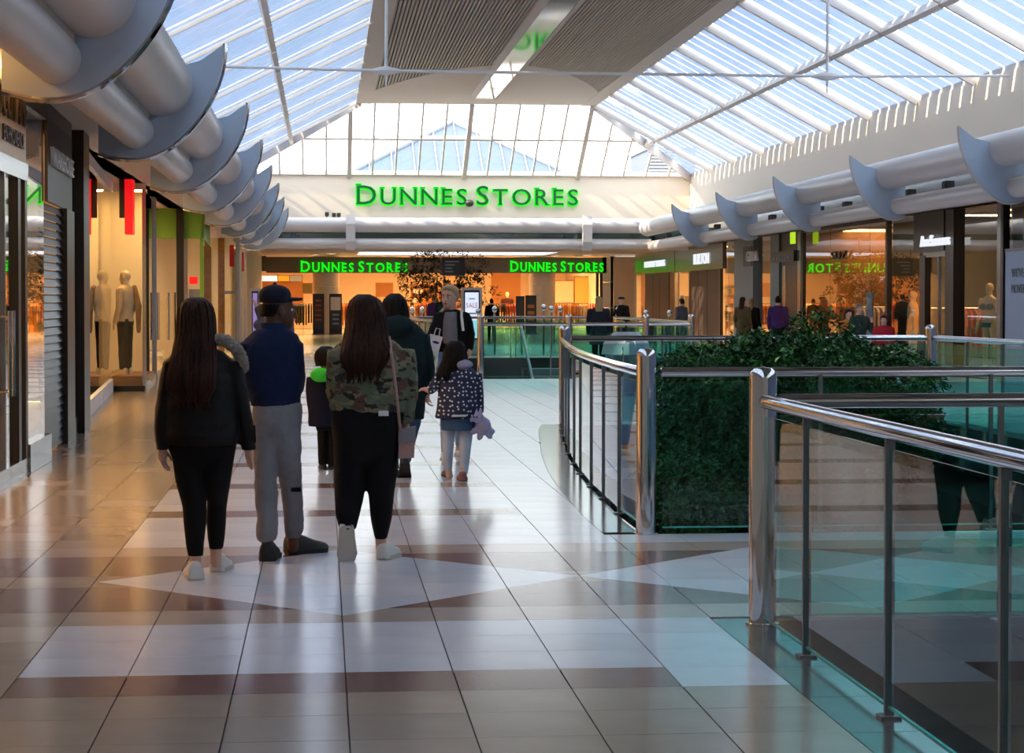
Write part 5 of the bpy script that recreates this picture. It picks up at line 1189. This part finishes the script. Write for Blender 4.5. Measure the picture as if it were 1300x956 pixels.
hairdo(me6, P([(408, 420, 439.5, .07), (402, 427, 445, .17), (400, 429, 454, .19), (402, 428, 464, .14, -.02)], D), H_dk)
for px in (409.5, 422): g = ground(px, 597); shoe(me6, (g.x, g.y, 0), 0, .19, C_grey, C_sole)

# ---- woman walking towards the viewer
D = 20.6; gy = ground(575, 583)
tor = [(566, 581, 393, .13), (557, 592, 398, .17), (554, 594, 410, .22), (557, 592, 432, .21), (556, 594, 456, .23)]; pel = [(556, 593, 446, .22), (555, 594, 470, .24)]
lgL = [(555, 576, 466, .2), (557, 574, 510, .15, -.05), (559, 571, 545, .12, -.1), (560, 570, 574, .1, -.1)]; lgR = [(574, 594, 466, .2), (575, 592, 510, .15, .08), (577, 590, 545, .12, .2), (578, 588, 566, .1, .28)]
aL = [W(558, 403, D), W(549, 424, D), W(543, 438, D-.05)]; aR = [W(591, 403, D), W(597, 425, D+.03), W(596, 441, D)]
b = MB()
for c in (tor, pel): loft(b, P(c, D), scale=.8)
for c in (lgL, lgR): loft(b, P(c, D), scale=.75)
limb(b, aL, [.045, .04, .03]); limb(b, aR, [.045, .04, .03]); hand(b, aL[-1], (-.1, -.1, -1), (.2, -1, 0), .17, .9); hand(b, aR[-1], (-.05, -.1, -1), (-.2, -1, 0), .17, .6)
pt = head(b, W(570, 392, D), .222, math.pi + .5, .7); limb(b, [W(573, 398, D), W(573, 384, D)], [.052, .05]); limb(b, [W(565, 570, D-.1), W(565, 583, D-.1)], [.034, .034]); limb(b, [W(583, 562, D+.28), W(583, 576, D+.28)], [.034, .034])
me7 = remesh(b, 'person', SKIN1, None, .008, 3); tag(me7, 'blonde woman walking towards the viewer in black open jacket, grey top and pale jeans', 'person'); face(me7, pt, .222)
j = MB(); loft(j, P(tor, D)); limb(j, aL, [.062, .054, .043]); limb(j, aR, [.062, .054, .043]); remesh(j, 'jacket', C_blk, me7, .01, 4, .016)
t = MB(); loft(t, P([(565, 580, 396, .1, -.08), (563, 580, 405, .14, -.1), (562, 581, 425, .15, -.11), (563, 581, 436, .15, -.11)], D)); remesh(t, 'grey_top', C_greyt, me7, .009, 2, .008)
t = MB()
for c in (pel, lgL, lgR): loft(t, P(c, D))
remesh(t, 'jeans', C_jean, me7, .01, 4, .01)
ff = Vector((math.sin(math.pi+.5), math.cos(math.pi+.5), 0)); q = .238; hc = pt(0, -.085, .65); hr = MB()
loft(hr, [(hc + V(0, 0, -.34*q) - ff*.2*q, .2*q, .16*q), (hc + V(0, 0, -.15*q) - ff*.13*q, .34*q, .3*q), (hc + V(0, 0, .05*q) - ff*.06*q, .36*q, .38*q), (hc + V(0, 0, .22*q) - ff*.03*q, .345*q, .41*q), (hc + V(0, 0, .33*q), .26*q, .34*q), (hc + V(0, 0, .405*q), .13*q, .17*q), (hc + V(0, 0, .42*q), .03*q, .03*q)], step=.008, n=60, ripple=.01, cf=ff.y, sf=-ff.x)
hr.ball(hc - ff*.5*q + V(0, 0, .02*q), .17*q, .17*q, .2*q); hr.build('hair', H_bl, me7, smooth=True, ang=0)
MB().tube([pt(.12, -.38, .3), pt(.26, -.2, .0), pt(.34, .15, -.22), pt(.36, .3, -.5)], [.03, .03, .024, .01], 10).build('ponytail', H_bl, me7, smooth=True)
MB().tube([W(586, 394, D-.1), W(586, 402, D-.14), W(588, 420, D-.14)], .014, 6).build('bag_strap', C_white, me7)
shoe(me7, W(565, 583, D-.02) * 1, math.pi, .25, C_shoew, C_sole).location.z -= 0
g = ground(583, 577); shoe(me7, (g.x, g.y, 0), math.pi, .25, C_shoew, C_sole)
bq = W(550, 442, D-.12)
def carrier(lab, c, w, h, dep, tilt, m, prints):
    r = empty('carrier_bag', c - V(0, 0, h/2), lab, 'bag'); rot = Matrix.Rotation(tilt, 3, 'Y'); T = lambda x, y, z: c + rot @ V(x, y, z)
    MB().hexa([T(-w*.46, -dep/2, -h/2), T(w*.46, -dep/2, -h/2), T(w*.46, dep/2, -h/2), T(-w*.46, dep/2, -h/2), T(-w/2, -dep*.3, h/2), T(w/2, -dep*.3, h/2), T(w/2, dep*.3, h/2), T(-w/2, dep*.3, h/2)]).build('sack', m, r)
    MB().tube([T(-w*.2, 0, h/2-.01), T(-w*.16, 0, h/2+.07), T(w*.16, 0, h/2+.07), T(w*.2, 0, h/2-.01)], .006, 6).build('handle', m, r)
    for x, z, rx, rz, pm in prints: MB().prism([T(x + rx*math.cos(a), -dep/2-.004 + (z+h/2)/h*dep*.2, z + rz*math.sin(a)) for a in [2*math.pi*k/16 for k in range(16)]], (0, .01, 0)).build('print', pm, r)
    return r
carrier('white carrier bag with a small purple print held by the woman in black jacket', W(551, 438, D-.1), .13, .2, .06, .25, C_white, [(0.01, .03, .035, .014, C_purple)])
carrier('pale carrier bag with a round green print hanging below the purple printed bag', W(547, 459, D-.16), .12, .22, .05, .05, mat('pale_bag', (196, 200, 198), .5), [(0, .03, .04, .045, mat('green_print', (30, 120, 60), .5))])

# ---- simple standing figures from one set of proportions
def figure(lab, base, H, yaw, top, leg, hairm, skin=SKIN1, name='person', hair='short', vox=.014, cat='person', coat=False, arm=None, shoes=C_shoeb, armpts=None):
    k = H/1.7; base = Vector(base); cf, sf = math.cos(yaw), -math.sin(yaw)
    L = lambda x, y, z: base + Vector((x*cf - y*sf, x*sf + y*cf, z))*k
    S_ = lambda rows, x=0, y=0: [(L(x + (r[3] if len(r) > 3 else 0), y + (r[4] if len(r) > 4 else 0), r[0]), r[1]*k/2, r[2]*k/2) for r in rows]
    tor = [(1.46, .14, .12), (1.42, .3, .16), (1.36, .39, .2), (1.2, .37, .23), (1.05, .31, .21), (.95, .34, .22), (.86, .36, .23)] + ([(.6, .42, .26)] if coat else [])
    arms = {s: [L(s*.195, 0, 1.37), L(s*.245, -.02, 1.1), L(s*.24, .06, .86)] for s in (-1, 1)}
    if arm: arms[arm] = [L(arm*.195, 0, 1.37), L(arm*.22, .14, 1.12), L(arm*.1, .26, 1.3)]
    if armpts: arms[arm or -1] = [L((arm or -1)*.195, 0, 1.37)] + armpts
    legs = {s: [(.9, .17, .2, s*.085), (.5, .12, .14, s*.09), (.3, .11, .125, s*.095), (.07, .08, .09, s*.1)] for s in (-1, 1)}
    b = MB(); loft(b, S_(tor), scale=.85, cf=cf, sf=sf)
    for s in (-1, 1):
        limb(b, arms[s], [.045*k, .038*k, .028*k]); loft(b, S_(legs[s]), scale=.85, cf=cf, sf=sf); dv = (arms[s][2]-arms[s][1]); hand(b, arms[s][2], dv, L(-s*.3, .9, 0) - base, .17*k, .4)
    pt = head(b, L(0, .0, 1.475), .228*k, yaw); limb(b, [L(0, -.01, 1.44), L(0, -.005, 1.53)], [.058*k, .054*k])
    o = remesh(b, name, skin, None, vox, 3); tag(o, lab, cat)
    if name == 'person': face(o, pt, .228*k)
    if top:
        j = MB(); loft(j, S_(tor), grow=.012, cf=cf, sf=sf)
        for s in (-1, 1): limb(j, arms[s], [.068*k, .056*k, .045*k])
        remesh(j, 'coat' if coat else 'jacket', top, o, vox, 3, .014)
    if leg:
        j = MB(); loft(j, S_([(1.0, .33, .22), (.86, .36, .24), (.8, .36, .24)]), cf=cf, sf=sf)
        for s in (-1, 1): loft(j, S_(legs[s]), grow=.01, cf=cf, sf=sf)
        remesh(j, 'trousers', leg, o, vox, 3, .01)
    if hairm:
        f = Vector((math.sin(yaw), math.cos(yaw), 0)); c = pt(0, -.05, .6); q = .228*k; rows = [(c + V(0, 0, .45*q), .04*q, .04*q), (c + V(0, 0, .38*q), .2*q, .26*q), (c + V(0, 0, .22*q), .33*q, .4*q), (c + V(0, 0, .05*q) - f*.04*q, .36*q, .4*q), (c + V(0, 0, -.2*q) - f*.12*q, .35*q, .33*q)]
        rows += {'short': [(c + V(0, 0, -.38*q) - f*.16*q, .26*q, .22*q)], 'long': [(c + V(0, 0, -.6*q) - f*.2*q, .38*q, .25*q), (c + V(0, 0, -1.1*q) - f*.32*q, .36*q, .2*q)]}[hair]
        loft(MB(), rows, n=48, step=.015, ripple=.02, cf=cf, sf=sf).build('hair', hairm, o, smooth=True, ang=0)
    if shoes:
        for s in (-1, 1): h_ = L(s*.1, -.07, 0); shoe(o, h_, yaw, .26*k, shoes, C_soleb if shoes is not M_manq else M_manq, laces=False)
    return o, L
def at(px, d): p = W(px, 400, d); return (p.x, d, 0)
figure('blonde woman in navy coat walking away beyond the curved balustrade', at(760, 45.5), 1.66, 0, cloth('slate_coat', (40, 44, 56)), C_blk, H_bl, hair='long', coat=True)
hm, L_ = figure('man in dark coat and cap with a hand to his face by the stone panels', at(789, 66), 1.66, math.pi+.5, C_blk, C_blk, None, arm=1)
MB().lathe(L_(0, 0, 1.64), [(.105, 0), (.12, .03), (.1, .075), (.01, .085)], 16).build('cap', C_cap, hm, smooth=True)
figure('woman in grey coat walking past the brown shutters', at(865, 64), 1.62, -.6, C_grey, C_blk, H_br, hair='short', coat=True)
figure('person in dark and ochre coat looking into the blue grey pier shop', at(943, 55), 1.66, .8, C_olive, C_blk, H_br, hair='long', coat=True)
figure('person in black coat next to the one in ochre by the blue grey pier', at(955, 56.5), 1.62, .9, C_blk, C_blk, H_lb, hair='long')
figure('person in purple coat walking past the dark narrow doorway', at(988, 52), 1.68, .3, C_purple, C_navy, H_dk)
figure('fair haired child in dark green jacket behind the big tree', at(1091, 38.0), 1.52, math.pi-.5, C_greenj, C_denim, H_lb, arm=-1)
figure('child in red jumper with brown bobbed hair behind the big tree', at(1122, 37.0), 1.3, math.pi+.4, C_redk, C_denim, H_br)
figure('child in orange jacket half hidden behind the fair haired child', at(1077, 39.5), 1.4, math.pi-.3, CLOTH[0], C_denim, H_dk)
figure('person in purple top looking at clothes under the slim tree', at(551, 76), 1.72, .6, C_purple, C_blk, H_lb)
figure('person in dark teal jacket under the slim tree', at(563, 75), 1.78, .2, C_teal, C_blk, H_dk)
figure('person in black jacket standing behind the screen totem', at(624, 80), 1.62, 0, C_blk, C_blk, H_dk)
figure('person with arm raised walking ahead of the man in the cap', at(347, 25), 1.6, 0, C_grey, C_denim, H_dk, arm=-1, armpts=[W(334, 412, 25), W(327, 392, 25)])
# ---- mannequins
mq, L_ = figure('cream mannequin in beige knit and black trousers in the lit display window', (W(159, 400, 37.2).x, 37.2, .26), 1.86, -1.2, cloth('beige_knit', (206, 176, 144)), C_blk, None, M_manq, 'mannequin', cat='mannequin', shoes=M_manq)
sc_ = MB(); limb(sc_, [L_(.14, -.1, 1.42), L_(.16, -.16, 1.1), L_(.2, -.14, .7)], [.05, .06, .04]); remesh(sc_, 'scarf', cloth('tan_scarf', (150, 116, 84)), mq, .012, 2, .012)
mq2, L_ = figure('pale mannequin in teal underwear behind the shop glass', (13.5, onx(1256, 400, 13.5).y, .15), 1.78, -2.2, None, None, None, M_manq, 'mannequin', cat='mannequin', shoes=M_manq, vox=.012)
M_teal2 = mat('teal_satin', (24, 96, 130), .35)
for s in (-1, 1): MB().ball(L_(s*.08, .1, 1.24), .085, .06, .07).build('bra_cup', M_teal2, mq2, smooth=True)
loft(MB(), [(L_(0, 0, 1.22), .19, .125), (L_(0, 0, 1.19), .188, .122)], step=.02).build('bra_band', M_teal2, mq2, smooth=True); loft(MB(), [(L_(0, 0, .93), .195, .13), (L_(0, 0, .84), .2, .13)], step=.02).build('briefs', M_teal2, mq2, smooth=True)
pq = B('plinth', (13.15, mq2.location.y-.5, 0), (14.0, mq2.location.y+.5, .15), M_dark, base=True); tag(pq, 'low dark plinth under the mannequin in teal underwear', 'plinth')
figure('dark dressed mannequin on display before the orange brown panel', at(644, 99) , 1.95, math.pi, cloth('maroon', (70, 26, 30)), None, None, M_manq, 'mannequin', cat='mannequin', shoes=M_manq)
figure('pale mannequin beside the magenta banner', (13.45, onx(1159, 400, 13.45).y, 0), 1.8, -1.2, CLOTH[4], CLOTH[7], None, M_manq, 'mannequin', cat='mannequin', shoes=M_manq)
# ---- pale domed buggy unit by the far escalator
kq = W(795, 425, 34); kb = empty('ride_unit', (kq.x, 34, 0), 'pale grey hooded unit with a chrome hoop standing on the second bridge', 'unit')
M_kb = mat('pale_grey_plastic', (150, 158, 168), .5)
loft(MB(), [(Vector((kq.x, 34, .05)), .26, .26), (Vector((kq.x, 34, .6)), .3, .28), (Vector((kq.x, 34, .66)), .34, .32)], step=.1, n=8).build('body', M_bar, kb)
loft(MB(), [(Vector((kq.x, 34, .68)), .42, .36), (Vector((kq.x, 34, .88)), .38, .34), (Vector((kq.x, 34, 1.02)), .24, .24), (Vector((kq.x, 34, 1.05)), .2, .2)], step=.1, n=8).build('hood', M_kb, kb)
MB().tube([(kq.x-.12, 33.55, .05), (kq.x-.12, 33.55, .8), (kq.x-.06, 33.55, .9), (kq.x+.06, 33.55, .9), (kq.x+.12, 33.55, .8), (kq.x+.12, 33.55, .05)], .015, 8).build('hoop', M_chrome, kb, smooth=True); MB().box((kq.x-.4, 33.4, 0), (kq.x+.4, 34.4, .05)).build('base', M_bar, kb)
# ---- escalator in the far opening
es_ = empty('escalator', (6, 48, -4.6), 'escalator with dark handrails rising into the far opening', 'escalator')
for x_ in (5.2, 6.3):
    MB().prism([(x_, 44, -4.3), (x_, 54.0, .0), (x_, 55.9, 0), (x_, 55.9, .9), (x_, 54.0, .9), (x_, 44, -3.4)], (.03, 0, 0)).build('glass_side', M_glass, es_); MB().tube([(x_+.015, 44, -3.38), (x_+.015, 54, .92), (x_+.015, 55.9, .92)], .04, 8).build('handrail', M_black, es_, smooth=True)
for k in range(24): MB().box((5.25, 44 + k*.42, -4.55 + k*.18), (6.28, 44.42 + k*.42, -4.37 + k*.18)).build('step', M_bar, es_)

bpy.data.scenes.remove(TMP)
